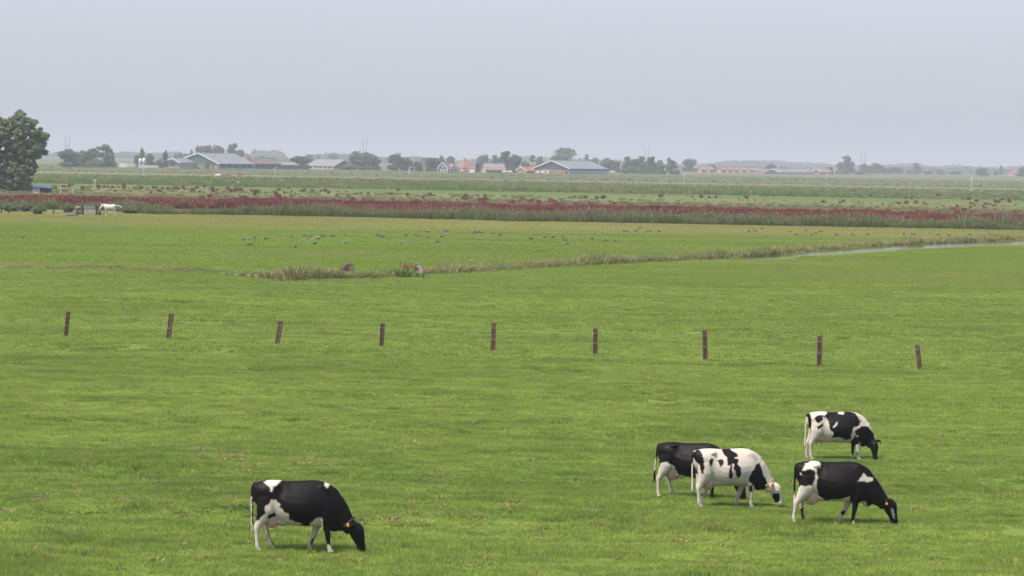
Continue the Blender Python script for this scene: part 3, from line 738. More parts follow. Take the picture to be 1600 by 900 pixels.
# the big willow at the left edge
def willow():
    rng = np.random.default_rng(9); p = P(22, 298); Y = p.y; p.z = 0
    s = Y / F_PX; H_ = at(25, 176, Y).z
    o = empty('willow_tree', p); tag(o, 'large grey-green willow at the left edge above the blue-roofed shed', 'tree')
    # lobes of the crown: offset and size in pixels of the photograph, depth in metres
    lobes = []
    for dx, py, r in [(-18, 200, 22), (8, 192, 18), (22, 196, 16), (36, 210, 13), (44, 214, 9), (-4, 215, 24), (20, 218, 20), (32, 232, 18), (30, 245, 15), (8, 238, 24), (-22, 235, 26), (14, 258, 22), (24, 262, 14), (-10, 262, 24), (18, 278, 18), (2, 284, 20), (-20, 282, 22), (34, 225, 14), (-34, 210, 24), (-38, 250, 24), (-32, 280, 18), (14, 290, 14), (-8, 292, 14)]:
        for k in range(2):
            lobes.append((dx * s, (k - .5) * 2 * rng.uniform(.5, 3.2), at(22, py, Y).z, r * s * rng.uniform(.75, 1.0)))
    B = np.array(lobes); n = 75000
    # sub-clumps on the lobes so the outline is uneven
    m = 760; kk = rng.choice(len(B), m, p=B[:, 3] ** 2 / np.sum(B[:, 3] ** 2)); u = rng.normal(0, 1, (m, 3)); u /= np.linalg.norm(u, axis=1)[:, None]
    sc = B[kk, :3] + u * B[kk, 3:4] * rng.uniform(.55, 1.0, m)[:, None]; sr = rng.uniform(.30, .85, m); sc[:, 2] = np.maximum(sc[:, 2], .6)
    k = rng.integers(0, m, n); u = rng.normal(0, 1, (n, 3)); u /= np.linalg.norm(u, axis=1)[:, None]
    c = sc[k] + u * sr[k, None] * [1.1, 1.1, .75] * rng.uniform(.3, 1.05, n)[:, None]
    nr = u * .8 + rng.normal(0, .7, (n, 3)); nr[:, 2] += .3; nr /= np.linalg.norm(nr, axis=1)[:, None]
    t = np.cross(nr, rng.normal(0, 1, (n, 3))); t /= np.linalg.norm(t, axis=1)[:, None]; b = np.cross(nr, t); q = rng.uniform(.16, .38, n)[:, None]
    V = np.stack([c - t * q, c - b * q * .45, c + t * q, c + b * q * .45], 1); V[:, :, 2] = np.maximum(V[:, :, 2], .05)
    mesh_obj('crown', tri_mesh('crown', V.reshape(-1, 3), np.arange(4 * n).reshape(-1, 4), leafy('big_willow_leaf', (0.075, 0.100, 0.042), (0.28, 0.31, 0.14), 0.3)), o)
    mb = MB(); mb.tube([(0, 0, -.3), (.1, 0, 1.2), (.2, .1, 3.0), (-.1, 0, 6.5), (.2, 0, 11)], [.75, .6, .5, .32, .1], 10)
    for k in range(9):
        a = rng.uniform(0, 6.28); z0 = rng.uniform(1.0, 5); mb.tube([(0, 0, z0), (1.6 * math.cos(a), 1.4 * math.sin(a), z0 + 2), (3.6 * math.cos(a), 2.6 * math.sin(a), z0 + rng.uniform(4, 6.5))], [.28, .2, .06], 7)
    mb.build('trunk', BARK, o)
willow()

# far woods that read as one mass
def wood_mass(label, x0, x1, Y, h, seed, bump=0.3):
    rng = np.random.default_rng(seed); a, b = at(x0, 250, Y).x, at(x1, 250, Y).x; L_ = b - a
    n = int(L_ * 4.5); x = rng.uniform(a, b, n); y = Y + rng.uniform(0, 60, n)
    edge = np.clip(np.minimum(x - a, b - x) / (.16 * L_), .12, 1) ** .5
    hh = edge * h * (.86 + bump * .9 * vnoise(x, y * 0, 45, seed) + .10 * vnoise(x, y, 13, seed + 1)); z = hh * np.sqrt(rng.uniform(0, 1, n)); q = rng.uniform(1.0, 2.2, n)
    c = np.stack([x, y, np.maximum(z, q)], 1); u = rng.normal(0, 1, (n, 3)); u[:, 1] -= 1; u /= np.linalg.norm(u, axis=1)[:, None]
    t = np.cross(u, rng.normal(0, 1, (n, 3))); t /= np.linalg.norm(t, axis=1)[:, None]; bb = np.cross(u, t); q = q[:, None]
    V = np.stack([c - t * q, c - bb * q * .7, c + t * q, c + bb * q * .7], 1)
    # a wooded body behind the leaves
    xs_ = np.linspace(a, b, 60); top = h * .78 * (1 + bump * vnoise(xs_, xs_ * 0, 45, seed))
    top = top * np.clip(np.minimum(xs_ - a, b - xs_) / (.16 * L_), .1, 1) ** .5
    m = MB(); m.loft([[(X, Y + 20, 0), (X, Y + 60, 0), (X, Y + 50, T), (X, Y + 30, T)] for X, T in zip(xs_, top)])
    nv = len(V) * 4; V2 = np.concatenate([V.reshape(-1, 3), np.array(m.v)])
    F4 = [f for f in m.f if len(f) == 4]; Fc = np.concatenate([np.arange(nv).reshape(-1, 4), np.array(F4) + nv])
    tag(mesh_obj('far_wood', tri_mesh('far_wood', V2, Fc, TREE_DARK)), label, 'wood', kind='stuff')
wood_mass('bluish planted wood behind the farmhouse with skylights', 384, 447, 4800, 19.5, 201, .06)
wood_mass('faint wood on the horizon behind the left tree clump', 60, 300, 5200, 14, 202)
wood_mass('faint wood on the horizon behind the long low grey barn', 440, 700, 4600, 12, 203)
wood_mass('faint wood on the horizon behind the right green barn', 700, 1080, 4800, 13, 204)
wood_mass('faint humped wood behind the red-roofed village', 1120, 1210, 5600, 15, 205)
wood_mass('faint long wood on the right half of the horizon', 1060, 1700, 6500, 15, 206)
wood_mass('faint wood far off past the right lamp posts', 1330, 1700, 4700, 8, 207)
# ------------------------------------------------------------------ farms, village, pylons, lamps
def cladding(name, col, board=1.0, rough=0.6):
    m, nt, N, L = new_mat(name); o, b = out_bsdf(nt, rough, 0.3)
    tc = N.new('ShaderNodeTexCoord').outputs['Object']
    w = N.new('ShaderNodeTexWave'); w.inputs['Scale'].default_value = 1.2 * board; w.bands_direction = 'X'; w.inputs['Distortion'].default_value = .2
    L.new(tc, w.inputs['Vector'])
    c = mixc(nt, mathn(nt, 'MULTIPLY', w.outputs[1], .22), col, tuple(x * .65 for x in col))
    c = mixc(nt, mathn(nt, 'MULTIPLY', smoothstep(nt, noise(nt, tc, .25, 4), .5, .7), .3), c, tuple(min(1, x * 1.35) for x in col))
    L.new(c, b.inputs['Base Color']); return m
def tiled(name, col, rough=0.75):
    m, nt, N, L = new_mat(name); o, b = out_bsdf(nt, rough, 0.3)
    tc = N.new('ShaderNodeTexCoord').outputs['Object']
    c = ramp(nt, noise(nt, tc, .5, 5, .7), [(.3, tuple(x * .7 for x in col)), (.5, col), (.7, tuple(min(1, x * 1.25) for x in col))])
    w = N.new('ShaderNodeTexWave'); w.bands_direction = 'Z'; w.inputs['Scale'].default_value = 1.6; L.new(tc, w.inputs['Vector'])
    L.new(mixc(nt, mathn(nt, 'MULTIPLY', w.outputs[1], .25), c, tuple(x * .55 for x in col)), b.inputs['Base Color']); return m
GREEN_CLAD = cladding('green_cladding', (0.055, 0.115, 0.080)); DARKGREEN = cladding('dark_green_cladding', (0.045, 0.080, 0.070))
GREY_ROOF = cladding('grey_roof_sheet', (0.22, 0.20, 0.205), .6, .5); LILAC_ROOF = cladding('lilac_roof_sheet', (0.205, 0.198, 0.196), .6, .5)
BRICK = plain('pale_brick', (0.36, 0.19, 0.135), .9, .2, .3, .6); TANBRICK = plain('tan_brick', (0.45, 0.34, 0.24), .9, .2, .25, .6)
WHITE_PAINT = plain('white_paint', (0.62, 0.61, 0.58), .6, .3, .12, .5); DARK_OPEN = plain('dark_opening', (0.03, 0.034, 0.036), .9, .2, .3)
GREY_WALL = cladding('grey_wall_panel', (0.33, 0.33, 0.34), .8); CONCRETE = plain('concrete', (0.46, 0.44, 0.42), .9, .2, .2, .4)
RED_TILE = tiled('orange_red_tile', (0.31, 0.125, 0.08)); BROWN_TILE = tiled('brown_tile', (0.15, 0.105, 0.090)); PINK_TILE = tiled('weathered_tile', (0.23, 0.145, 0.12))
GLASS = plain('dark_window_glass', (0.03, 0.035, 0.045), .1, .6, .2); BLUE_TARP = plain('blue_tarpaulin', (0.035, 0.085, 0.20), .5, .4, .2, .8)
STEEL = plain('galvanised_steel', (0.34, 0.35, 0.36), .5, .5, .15, 1.0, metallic=.2); TIMBER = plain('black_timber', (0.035, 0.03, 0.025), .85, .2, .3, 2.0)
DARK_SHED = cladding('dark_board', (0.05, 0.06, 0.065), 1.0)

def quad(mb, *p): mb.add(p, [tuple(range(len(p)))])

def gable_building(name, label, cat, origin, yaw, w, L_, ridge, eave_l, eave_r, ridge_at=.5, upper=None, lower=None, lower_h=2.0, roof=None, trim=None, side=None, over=.5, group=None):
    """gable end along local x (0..w) at y=0, running back along +y; the right side wall stands at x=w"""
    o = empty(name, origin, yaw); tag(o, label, cat, group)
    rx = w * ridge_at
    def prof(y, zlo):     # gable outline above zlo
        return [(0, y, zlo), (w, y, zlo), (w, y, eave_r), (rx, y, ridge - .15), (0, y, eave_l)]
    mb = MB(); quad(mb, *prof(0, lower_h)); mb.build('gable', upper, o); mb = MB(); quad(mb, *prof(L_, 0)); mb.build('back_gable', upper, o)
    mb = MB(); mb.box((w / 2, .15, lower_h / 2 - .15), (w, .25, lower_h + .3)); mb.build('brick_base' if lower in (BRICK, TANBRICK) else 'base_wall', lower, o)
    for nm, x, e in (('side_wall', w, eave_r), ('side_wall', 0, eave_l)):
        MB().box((x - .12 if x else .12, L_ / 2 + .13, e / 2 - .1), (.2, L_ - .5, e)).build(nm, side, o)
    for x, e, s in ((0, eave_l, -1), (w, eave_r, 1)):
        k = (ridge - e) / abs(x - rx); xe, ze = x + s * over, e - k * over + .12
        mb = MB(); t = .18
        mb.add([(rx, -over, ridge), (rx, L_ + over, ridge), (xe, L_ + over, ze), (xe, -over, ze), (rx, -over, ridge + t), (rx, L_ + over, ridge + t), (xe, L_ + over, ze + t), (xe, -over, ze + t)],
               [(0, 1, 2, 3), (7, 6, 5, 4), (0, 3, 7, 4), (1, 5, 6, 2), (2, 6, 7, 3)])
        mb.build('roof_slope', roof, o)
        if trim:
            mb = MB(); b = .55
            mb.add([(rx, -over - .06, ridge + t + .06), (xe, -over - .06, ze + t + .06), (xe, -over - .06, ze + t - b), (rx, -over - .06, ridge + t - b), (rx, -over + .05, ridge + t + .06), (xe, -over + .05, ze + t + .06), (xe, -over + .05, ze + t - b), (rx, -over + .05, ridge + t - b)],
                   [(0, 1, 2, 3), (7, 6, 5, 4), (0, 4, 5, 1), (1, 5, 6, 2), (2, 6, 7, 3)])
            mb.build('barge_board', trim, o)
    MB().box((rx, L_ / 2, ridge + .2), (.6, L_ + 2 * over, .16)).build('ridge_cap', trim or roof, o)
    return o

def opening(o, name, mat, x, z, w, h, y=-.02, frame=None):
    p = MB().box((x, y, z), (w, .12, h)).build(name, mat, o)
    if frame:
        mb = MB(); f = .12
        for dx, dz, a, b in ((0, h / 2 + f / 2, w + 2 * f, f), (0, -h / 2 - f / 2, w + 2 * f, f), (-w / 2 - f / 2, 0, f, h), (w / 2 + f / 2, 0, f, h)): mb.box((x + dx, y - .05, z + dz), (a, .1, b))
        mb.build('frame', frame, p)
    return p
def side_opening(o, name, mat, w, y, z, ln, h): return MB().box((w + .04, y, z), (.14, ln, h)).build(name, mat, o)

def base_at(px, py): 
    p = P(px, py); p.z = 0.0; return p

# --- left farm: big green barn with a lean-to
c = base_at(285, 263.2); u = c.y / F_PX                              # metres per pixel here
yaw = math.radians(-33); W = 58 * u / math.cos(yaw) * .96; LN = 62
barn = gable_building('green_barn', 'large green barn with white roof edges on the far left farm', 'barn', c, yaw * .8, W, 38, 24.5 * u, 15.0 * u, 8.6 * u, .44, GREEN_CLAD, BRICK, 2.2, LILAC_ROOF, WHITE_PAINT, GREY_WALL, .7)
for i in range(4): opening(barn, 'green_panel', GREEN_CLAD, W * (.20 + i * .22) - W * .02, 1.1, W * .07, 2.25, -.06)
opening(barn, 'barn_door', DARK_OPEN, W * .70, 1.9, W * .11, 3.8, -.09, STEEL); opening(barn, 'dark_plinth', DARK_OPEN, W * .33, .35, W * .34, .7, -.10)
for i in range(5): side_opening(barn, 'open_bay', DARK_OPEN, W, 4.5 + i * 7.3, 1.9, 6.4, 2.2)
sh_ = gable_building('barn_lean_to', 'small green lean-to with white roof edge left of the big green barn', 'shed', base_at(262, 263) + Vector((0, 2.5, 0)), yaw * .8, 21.5 * u, 18, 15.6 * u, 13.0 * u, 9.0 * u, .35, GREEN_CLAD, BRICK, 1.2, LILAC_ROOF, WHITE_PAINT, GREY_WALL, .4)
opening(sh_, 'door', DARK_OPEN, 21.5 * u * .4, 2.4, 2.6, 2.2, -.06)
# silage wall, tarpaulin, silos
c = base_at(174, 261); u = c.y / F_PX
sw = empty('silage_clamp', c); tag(sw, 'pale concrete silage clamp wall near the white silos', 'wall')
for i in range(3): MB().box((u * (6 + 12.4 * i), .2, 3.0 * u), (11.9 * u, .5, 6.0 * u)).build('wall_panel', WHITE_PAINT if i == 1 else CONCRETE, sw)
MB().box((u * 19, 6, 3.5 * u), (38 * u, 8, 7 * u - .6)).build('silage_heap', plain('silage_cover', (0.33, 0.26, 0.20), .9), sw)
tag(MB().box(base_at(213.3, 261) + Vector((0, 0, 2.2 * u)), (3.0 * u, 1.2, 4.4 * u), taper=.9).build('blue_tank', BLUE_TARP), 'small blue tank between silage wall and silos', 'tank')
def silo(label, px, top, base, wpx, mat, Y=None):
    c = base_at(px, base); u = c.y / F_PX; r = wpx * u / 2; h = at(px, top, c.y).z
    o = empty('feed_silo', c); tag(o, label, 'silo')
    MB().tube([(0, 0, h * .36), (0, 0, h * .42), (0, 0, h * .90), (0, 0, h * .97), (0, 0, h)], [r * .5, r, r, r * .6, r * .12], 16).build('tank', mat, o, True)
    MB().tube([(0, 0, h * .12), (0, 0, h * .38)], [r * .18, r * .85], 12).build('hopper', mat, o, True)
    for k in range(4):
        a = k * math.pi / 2 + .6; MB().tube([(r * .85 * math.cos(a), r * .85 * math.sin(a), 0), (r * .85 * math.cos(a), r * .85 * math.sin(a), h * .5)], .09, 5).build('leg', STEEL, o)
CREAM = plain('cream_silo', (0.62, 0.58, 0.50), .5, .4, .12, .5); BROWN_S = plain('brown_silo', (0.30, 0.22, 0.17), .6, .3, .2, .5)
silo('left one of two cream silos on the far left farm', 219, 247.5, 261.8, 5.2, CREAM); silo('right one of two cream silos on the far left farm', 225, 246.5, 262.0, 5.6, CREAM)
c = base_at(216, 262.3); u = c.y / F_PX
ls = empty('farm_yard_wall', c); tag(ls, 'low grey yard wall below the cream silos', 'wall')
for i in range(4): MB().box((u * (4 + 7.8 * i), 0, 2.2 * u), (7.6 * u, .4, 4.4 * u)).build('wall_panel', CONCRETE, ls)
tag(MB().box(base_at(238, 259) + Vector((0, 0, 6.8 * .36)), (16 * .38, 5, .7)).box(base_at(238, 259) + Vector((-4.5 * .38, 0, 1.1)), (.3, 5, 2.2)).box(base_at(238, 259) + Vector((7 * .38, 0, 1.1)), (.3, 5, 2.2)).build('cattle_shelter', BLUE_TARP), 'blue-topped shelter right of the cream silos', 'shelter')
# brown tiled farmhouse behind and barn with skylights
def pyramid_house(name, label, px0, px1, apx, apy, eave, base, Yoff, m_l, m_r, wall, Ydepth=22):
    c0 = base_at(px0, base); Y = c0.y + Yoff; a, b = at(px0, base, Y), at(px1, base, Y); t = at(apx, apy, Y + Ydepth / 2); ze = at((px0 + px1) / 2, eave, Y).z
    o = empty(name, (a.x, Y, 0)); tag(o, label, 'farmhouse'); w = b.x - a.x; ax, az = t.x - a.x, t.z; d = Ydepth; mx_ = ax
    MB().box((w / 2, d / 2, ze / 2), (w - .6, d - .6, ze)).build('wall', wall, o)
    # the corner towards the camera splits the two slopes that show
    k = (mx_, -1.2)
    for nm, tri, mt in (('roof_slope', [(-.3, d * .35, ze), (*k, ze), (ax, d / 2, az)], m_l), ('roof_slope', [(*k, ze), (w + .3, d * .35, ze), (ax, d / 2, az)], m_r), ('roof_slope', [(w + .3, d * .35, ze), (w / 2, d + .4, ze), (ax, d / 2, az)], m_r), ('roof_slope', [(w / 2, d + .4, ze), (-.3, d * .35, ze), (ax, d / 2, az)], m_l)):
        mb = MB(); mb.add(list(tri) + [(x, y, z - .2) for x, y, z in tri], [(0, 1, 2), (5, 4, 3), (0, 3, 4, 1), (1, 4, 5, 2), (2, 5, 3, 0)]); mb.build(nm, mt, o)
    return o, w, ze
pyramid_house('brown_farmhouse', 'brown pyramid-roofed farmhouse behind the left green barn', 372, 398, 385.5, 238.5, 254, 262, 40, BROWN_TILE, BROWN_TILE, BRICK)
c = base_at(384, 263.5); u = c.y / F_PX
sk = gable_building('skylight_barn', 'low barn with a brown roof dotted with skylights', 'barn', c + Vector((0, 6, 0)), math.radians(-64), 13, 40 * u / math.sin(math.radians(64)), 16 * u, 8 * u, 8 * u, .5, GREEN_CLAD, DARK_SHED, 1.0, BROWN_TILE, None, DARK_SHED, .4)
for i in range(6):
    for j in range(2):
        L_ = 40 * u / math.sin(math.radians(64)); x = 13 * (.62 + .2 * j); z = 16 * u - (x - 6.5) * (8 * u) / 6.5 + .36
        MB().box((x, L_ * (.12 + .15 * i), z), (1.0, 1.1, .12)).build('skylight', WHITE_PAINT, sk)
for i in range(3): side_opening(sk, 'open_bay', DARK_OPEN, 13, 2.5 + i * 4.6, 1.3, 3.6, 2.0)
c = base_at(421, 263.8); u = c.y / F_PX
ds = gable_building('dark_shed', 'low dark shed right of the barn with skylights', 'shed', c, math.radians(-50), 11, 14, 11.0 * u, 6 * u, 6 * u, .5, DARK_SHED, DARK_SHED, .8, GREY_ROOF, None, DARK_SHED, .3)
opening(ds, 'door', DARK_OPEN, 6, 1.3, 2.4, 2.6, -.05, WHITE_PAINT)
# machinery in front: a white wrapped bale row
for k in range(3):
    q = base_at(395 + 5.0 * k, 263.6); tag(MB().tube([(q.x - .6, q.y - 3, .75), (q.x - .55, q.y - 3, .75), (q.x + .55, q.y - 3, .75), (q.x + .6, q.y - 3, .75)], [.6, .75, .75, .6], 12).build('wrapped_bale', WHITE_PAINT, None, True), ('white wrapped bale', 'middle white wrapped bale', 'last white wrapped bale')[k] + ' lying before the barn with skylights' if k else 'first white wrapped bale lying before the barn with skylights', 'bale', 'wrapped bales')
# long low grey barn
c = base_at(521, 265); u = c.y / F_PX; yw = math.radians(52)
lb = gable_building('long_grey_barn', 'long low barn with a lilac-grey roof and tan wall', 'barn', c, yw, 30 * u / math.cos(yw), 45 * u / math.sin(yw), 15 * u, 5 * u, 5 * u, .5, DARKGREEN, TANBRICK, 1.0, LILAC_ROOF, WHITE_PAINT, TANBRICK, .4)
for i in range(5): MB().box((-.04, 3 + i * 4, 1.2), (.14, 1.6, 1.0)).build('window', GLASS, lb)
tag(MB().box(base_at(497, 258) + Vector((0, 20, 4.6)), (20 * .38, 3, .9)).box(base_at(497, 258) + Vector((0, 20, 2.1)), (19 * .38, 2.6, 4.2)).build('tiled_outbuilding', RED_TILE), 'orange-roofed outbuilding peeping over the long low barn', 'outbuilding')
# white-gabled farmhouse
c = base_at(683.5, 269.3); u = c.y / F_PX; yw = math.radians(-24); Wf = 16 * u / math.cos(yw)
fh = gable_building('gabled_farmhouse', 'farmhouse with white-edged dark green gable and tan brick walls', 'farmhouse', c, yw, Wf, 16, 15.5 * u, 6.0 * u, 6.0 * u, .5, DARKGREEN, TANBRICK, 5.6 * u, PINK_TILE, WHITE_PAINT, BRICK, .5)
opening(fh, 'gable_window', WHITE_PAINT, Wf * .5, 9.2 * u, 1.1, 1.0, -.08)
for k in (.22, .5, .78): opening(fh, 'window', GLASS, Wf * k, 2.6 * u, .9, 1.5, -.02, WHITE_PAINT)
for k in range(3): side_opening(fh, 'window', WHITE_PAINT, Wf, 3 + 5 * k, 2.4 * u, 2.2, 1.3)
MB().box((Wf * .8, 9, 11.2 * u), (1.6, 3.2, 1.4)).build('dormer', WHITE_PAINT, fh)
# red pyramid farmhouse
st, w_, ze = pyramid_house('pyramid_farmhouse', 'farmhouse with a steep red pyramid roof, the tallest of the farms', 711, 743, 726, 245.5, 262, 269.6, 8, PINK_TILE, RED_TILE, BRICK, 24)
for k in (.2, .35, .5, .85): MB().box((w_ * k, .24, ze * .5), (1.0, .12, 1.5)).build('window', WHITE_PAINT, st)
c = base_at(737.5, 270); tag(MB().box(c + Vector((0, -1, 1.4)), (9 * c.y / F_PX, 3.5, 2.8)).box(c + Vector((0, -1, 2.95)), (9.6 * c.y / F_PX, 4, .25)).build('white_annex', WHITE_PAINT), 'white flat-roofed annex in front of the red pyramid roof', 'annex')
# low tan barn
c = base_at(749, 269.8); u = c.y / F_PX
tb = gable_building('low_tan_barn', 'low barn with pale grey roof and tan tiles right of the pyramid roof', 'barn', c + Vector((1.5, 8, 0)), math.radians(-78), 12, 31 * u, 14.5 * u, 6 * u, 5.5 * u, .4, TANBRICK, TANBRICK, 1.0, LILAC_ROOF, None, TANBRICK, .4)
MB().add([(12.6, -.4, 9.3 * u), (12.6, 31 * u, 9.3 * u), (16, 31 * u, 4.4 * u), (16, -.4, 4.4 * u)], [(0, 1, 2, 3)]).build('lower_roof', PINK_TILE, tb)
c = base_at(773, 269.9); gs = gable_building('small_dark_shed', 'small dark gabled shed with tan roof edge by the tall tree', 'shed', c, math.radians(-10), 10 * u, 6, 8.3 * u, 3.6 * u, 3.6 * u, .5, DARK_SHED, DARK_SHED, .5, TANBRICK, TANBRICK, DARK_SHED, .3)
opening(gs, 'door', DARK_OPEN, 5 * u, 1.2, 1.8, 2.3, -.05)
for k, (px, lab) in enumerate(((788, 'pale covered trailer left of the brown twin silos'), (797, 'second pale covered trailer left of the brown twin silos'))):
    c = base_at(px, 271); t_ = empty('farm_trailer', c); tag(t_, lab, 'trailer'); MB().box((0, 0, 1.2), (3.0, 1.8, 1.0), taper=.85).build('bed', CREAM, t_)
    for dx in (-.8, .8): MB().tube([(dx, -.95, .4), (dx, -.7, .4)], .4, 12).build('wheel', DARK_OPEN, t_)
c = base_at(806, 270.5); u = c.y / F_PX
rf = gable_building('red_tiled_cottage', 'low cottage with red tiles and a white gable edge left of the silos', 'house', c, math.radians(-35), 8, 11, 10 * u, 4.5 * u, 3.8 * u, .5, BRICK, BRICK, 1.0, RED_TILE, WHITE_PAINT, BRICK, .4)
for k in range(2): side_opening(rf, 'window', GLASS, 8, 3 + k * 5, 1.2, 1.2, .9)
silo('left one of two brown silos beside the right green barn', 830.5, 253.5, 270, 5.2, BROWN_S); silo('right one of two brown silos beside the right green barn', 835.5, 253.5, 270.2, 5.2, BROWN_S)
# right green barn
c = base_at(834.5, 271); u = c.y / F_PX; yw = math.radians(-22); Wb = 54.5 * u / math.cos(yw)
rb = gable_building('green_barn', 'wide green-gabled barn with pink brick base and long grey roof', 'barn', c, yw, Wb, 66, 20.5 * u, 8.6 * u, 8.6 * u, .5, DARKGREEN, BRICK, 6.2 * u, LILAC_ROOF, WHITE_PAINT, GREY_WALL, .7)
for k in (.10, .24): opening(rb, 'white_shutter', WHITE_PAINT, Wb * k, 2.6 * u, 1.6, 1.3, -.04)
for k in (.50, .62, .81): opening(rb, 'window', GLASS, Wb * k, 3.0 * u, .8, .9, -.04)
opening(rb, 'white_door', WHITE_PAINT, Wb * .39, 2.2 * u, 1.0, 2.4, -.04); opening(rb, 'door', GLASS, Wb * .92, 2.2 * u, 1.5, 2.0, -.04)
side_opening(rb, 'dark_strip', DARK_OPEN, Wb, 33, 7.3 * u, 63, 1.1)  # dark strip along the side wall just below the eave
for k in range(9): MB().box((Wb + .05, 3 + 7.4 * k, 2.8 * u), (.16, .25, 5.6 * u)).build('wall_post', CONCRETE, rb)
c = base_at(957, 271); cr = empty('parked_trailer', c); tag(cr, 'pale trailer parked at the far end of the right green barn', 'trailer')
MB().box((0, 0, 1.3), (3.4, 1.6, 1.1), taper=.92).build('bed', CREAM, cr)
for dx in (-1.0, 1.0): MB().tube([(dx, -.9, .42), (dx, -.65, .42)], .42, 12).build('wheel', DARK_OPEN, cr)
# hazy house between the dark trees
c = base_at(655, 264); u = c.y / F_PX; gable_building('hazy_farmhouse', 'hazy tiled farmhouse roof between two dark trees', 'farmhouse', c, math.radians(-30), 11 * u, 14, 17 * u, 7 * u, 6 * u, .4, BROWN_TILE, BRICK, 1, BROWN_TILE, None, BRICK, .3)
# red-roofed village
FADED_TILE = tiled('faded_red_tile', (0.29, 0.145, 0.105))
def village_house(label, px, wpx, top, base, yaw):
    c = base_at(px, base); u = c.y / F_PX; w = wpx * u; h = at(px, top + 1.2, c.y).z
    o = gable_building('red_roofed_house', label, 'house', c, yaw, 7.5, max(5.2, w), h, h * .5, h * .5, .5, BRICK, TANBRICK, 1.5, FADED_TILE, None, TANBRICK, .3, 'red-roofed village houses')
    MB().box((3.75, max(5.2, w) * .3, h + .5), (.7, .7, 1.4)).build('chimney', BRICK, o)
    for k in range(2): side_opening(o, 'window', GLASS, 7.5, 1.4 + k * 2.4, h * .25, 1.4, 1.2)
for lab, px, w, top, ya in [('faint red roof left of the hazy tree in the village', 1091, 4, 259, -70), ('red roof touching the left side of the hazy village tree', 1102, 5, 259, -65), ('first clear red roof right of the hazy village tree', 1120, 8, 259.5, -62),
                            ('second clear red roof right of the hazy village tree', 1131, 8, 260, -62), ('third red roof in the middle of the village row', 1141, 8, 260.5, -62), ('fourth red roof before the long one', 1152, 8, 260.5, -62), ('long orange-red roof at the right end of the village', 1168, 15, 261.5, -80)]:
    village_house(lab, px, w, top, 269.3, math.radians(ya))
# wide grey barn and houses past the village
c = base_at(1194, 271.6); u = c.y / F_PX
wb = gable_building('wide_grey_barn', 'wide low barn with dark gable and speckled grey roof past the village', 'barn', c, math.radians(-28), 26 * u, 70, 8 * u, 3.0 * u, 3.0 * u, .5, DARK_SHED, DARK_SHED, 1, GREY_ROOF, WHITE_PAINT, GREY_WALL, .5)
for i in range(8):
    for j in range(2):
        x = 26 * u * (.62 + .18 * j); z = 8 * u - (x - 13 * u) * 5 / 13 + .45; MB().box((x, 5 + 8 * i + 3 * j, z), (2.2, 2.4, .15)).build('skylight', WHITE_PAINT, wb)
c = base_at(1270, 272); u = c.y / F_PX; gable_building('low_farmhouse', 'low farmhouse with pale gable edge left of the small round tree', 'farmhouse', c, math.radians(-62), 12, 22 * u, 8 * u, 3.6 * u, 3.6 * u, .5, DARK_SHED, BRICK, 1, PINK_TILE, WHITE_PAINT, BRICK, .4)
c = base_at(1259, 272); gable_building('red_tiled_shed', 'small red-tiled shed beside the low farmhouse', 'shed', c + Vector((0, 10, 0)), math.radians(-60), 7, 10 * u, 5.5 * u, 2.6 * u, 2.6 * u, .5, BRICK, BRICK, 1, RED_TILE, None, BRICK, .3)
c = base_at(1575, 274.2); u = c.y / F_PX; gable_building('red_roofed_house', 'single red-roofed house near the right edge of the horizon', 'house', c, math.radians(-50), 10, 9 * u, 9 * u, 4 * u, 4 * u, .5, BRICK, TANBRICK, 1, RED_TILE, None, TANBRICK, .3)
# telegraph poles by the village
for px, lab in ((1258, 'thin dark pole left of the low farmhouse'), (1266.5, 'thin dark pole just above the low farmhouse')):
    c = base_at(px, 271.5); h = at(px, 261, c.y).z; o = empty('utility_pole', c); tag(o, lab, 'pole')
    MB().tube([(0, 0, 0), (0, 0, h)], [.28, .2], 6).build('mast', TIMBER, o); MB().box((0, 0, h - .7), (2.2, .2, .25)).build('crossbar', TIMBER, o)

# street lamps along the hidden road
def lamp(label, bx, by, tx, ty):
    c = base_at(bx, by); Y = c.y; t = at(tx, ty, Y); h = t.z; o = empty('street_lamp', c); tag(o, label, 'street lamp', 'lamp posts along the hidden road')
    MB().tube([(0, 0, 0), ((t.x - c.x) * .5, 0, h * .5), (t.x - c.x, 0, h)], [.14, .11, .09], 8).build('post', LAMP_GREY, o, True)
    MB().box((t.x - c.x + .25, 0, h + .06), (.8, .3, .2), taper=.7).build('lamp_head', LAMP_GREY, o)
    MB().tube([(0, 0, 0), (0, 0, 1.0)], [.2, .18], 8).build('base_sleeve', CONCRETE, o)
LAMP_GREY = plain('pale_lamp_paint', (0.42, 0.43, 0.44), .5, .4, .1, 1.0)
for lab, bx, by, tx, ty in [('pale street lamp below the cream silos', 224.5, 277.5, 224.5, 259), ('pale street lamp below the dark shed', 429.5, 277.5, 429.5, 262), ('tilted pale street lamp below the lone round dark trees', 638.6, 283, 639.6, 262), ('pale street lamp before the right green barn', 850.5, 284, 850.5, 265.5),
                            ('pale street lamp right of the dense grove', 1068.7, 288, 1069.6, 270), ('pale street lamp before the small round tree on the right', 1292.3, 290, 1292.5, 269), ('last pale street lamp near the right edge', 1517.8, 299, 1518.6, 277)]:
    lamp(lab, bx, by, tx, ty)

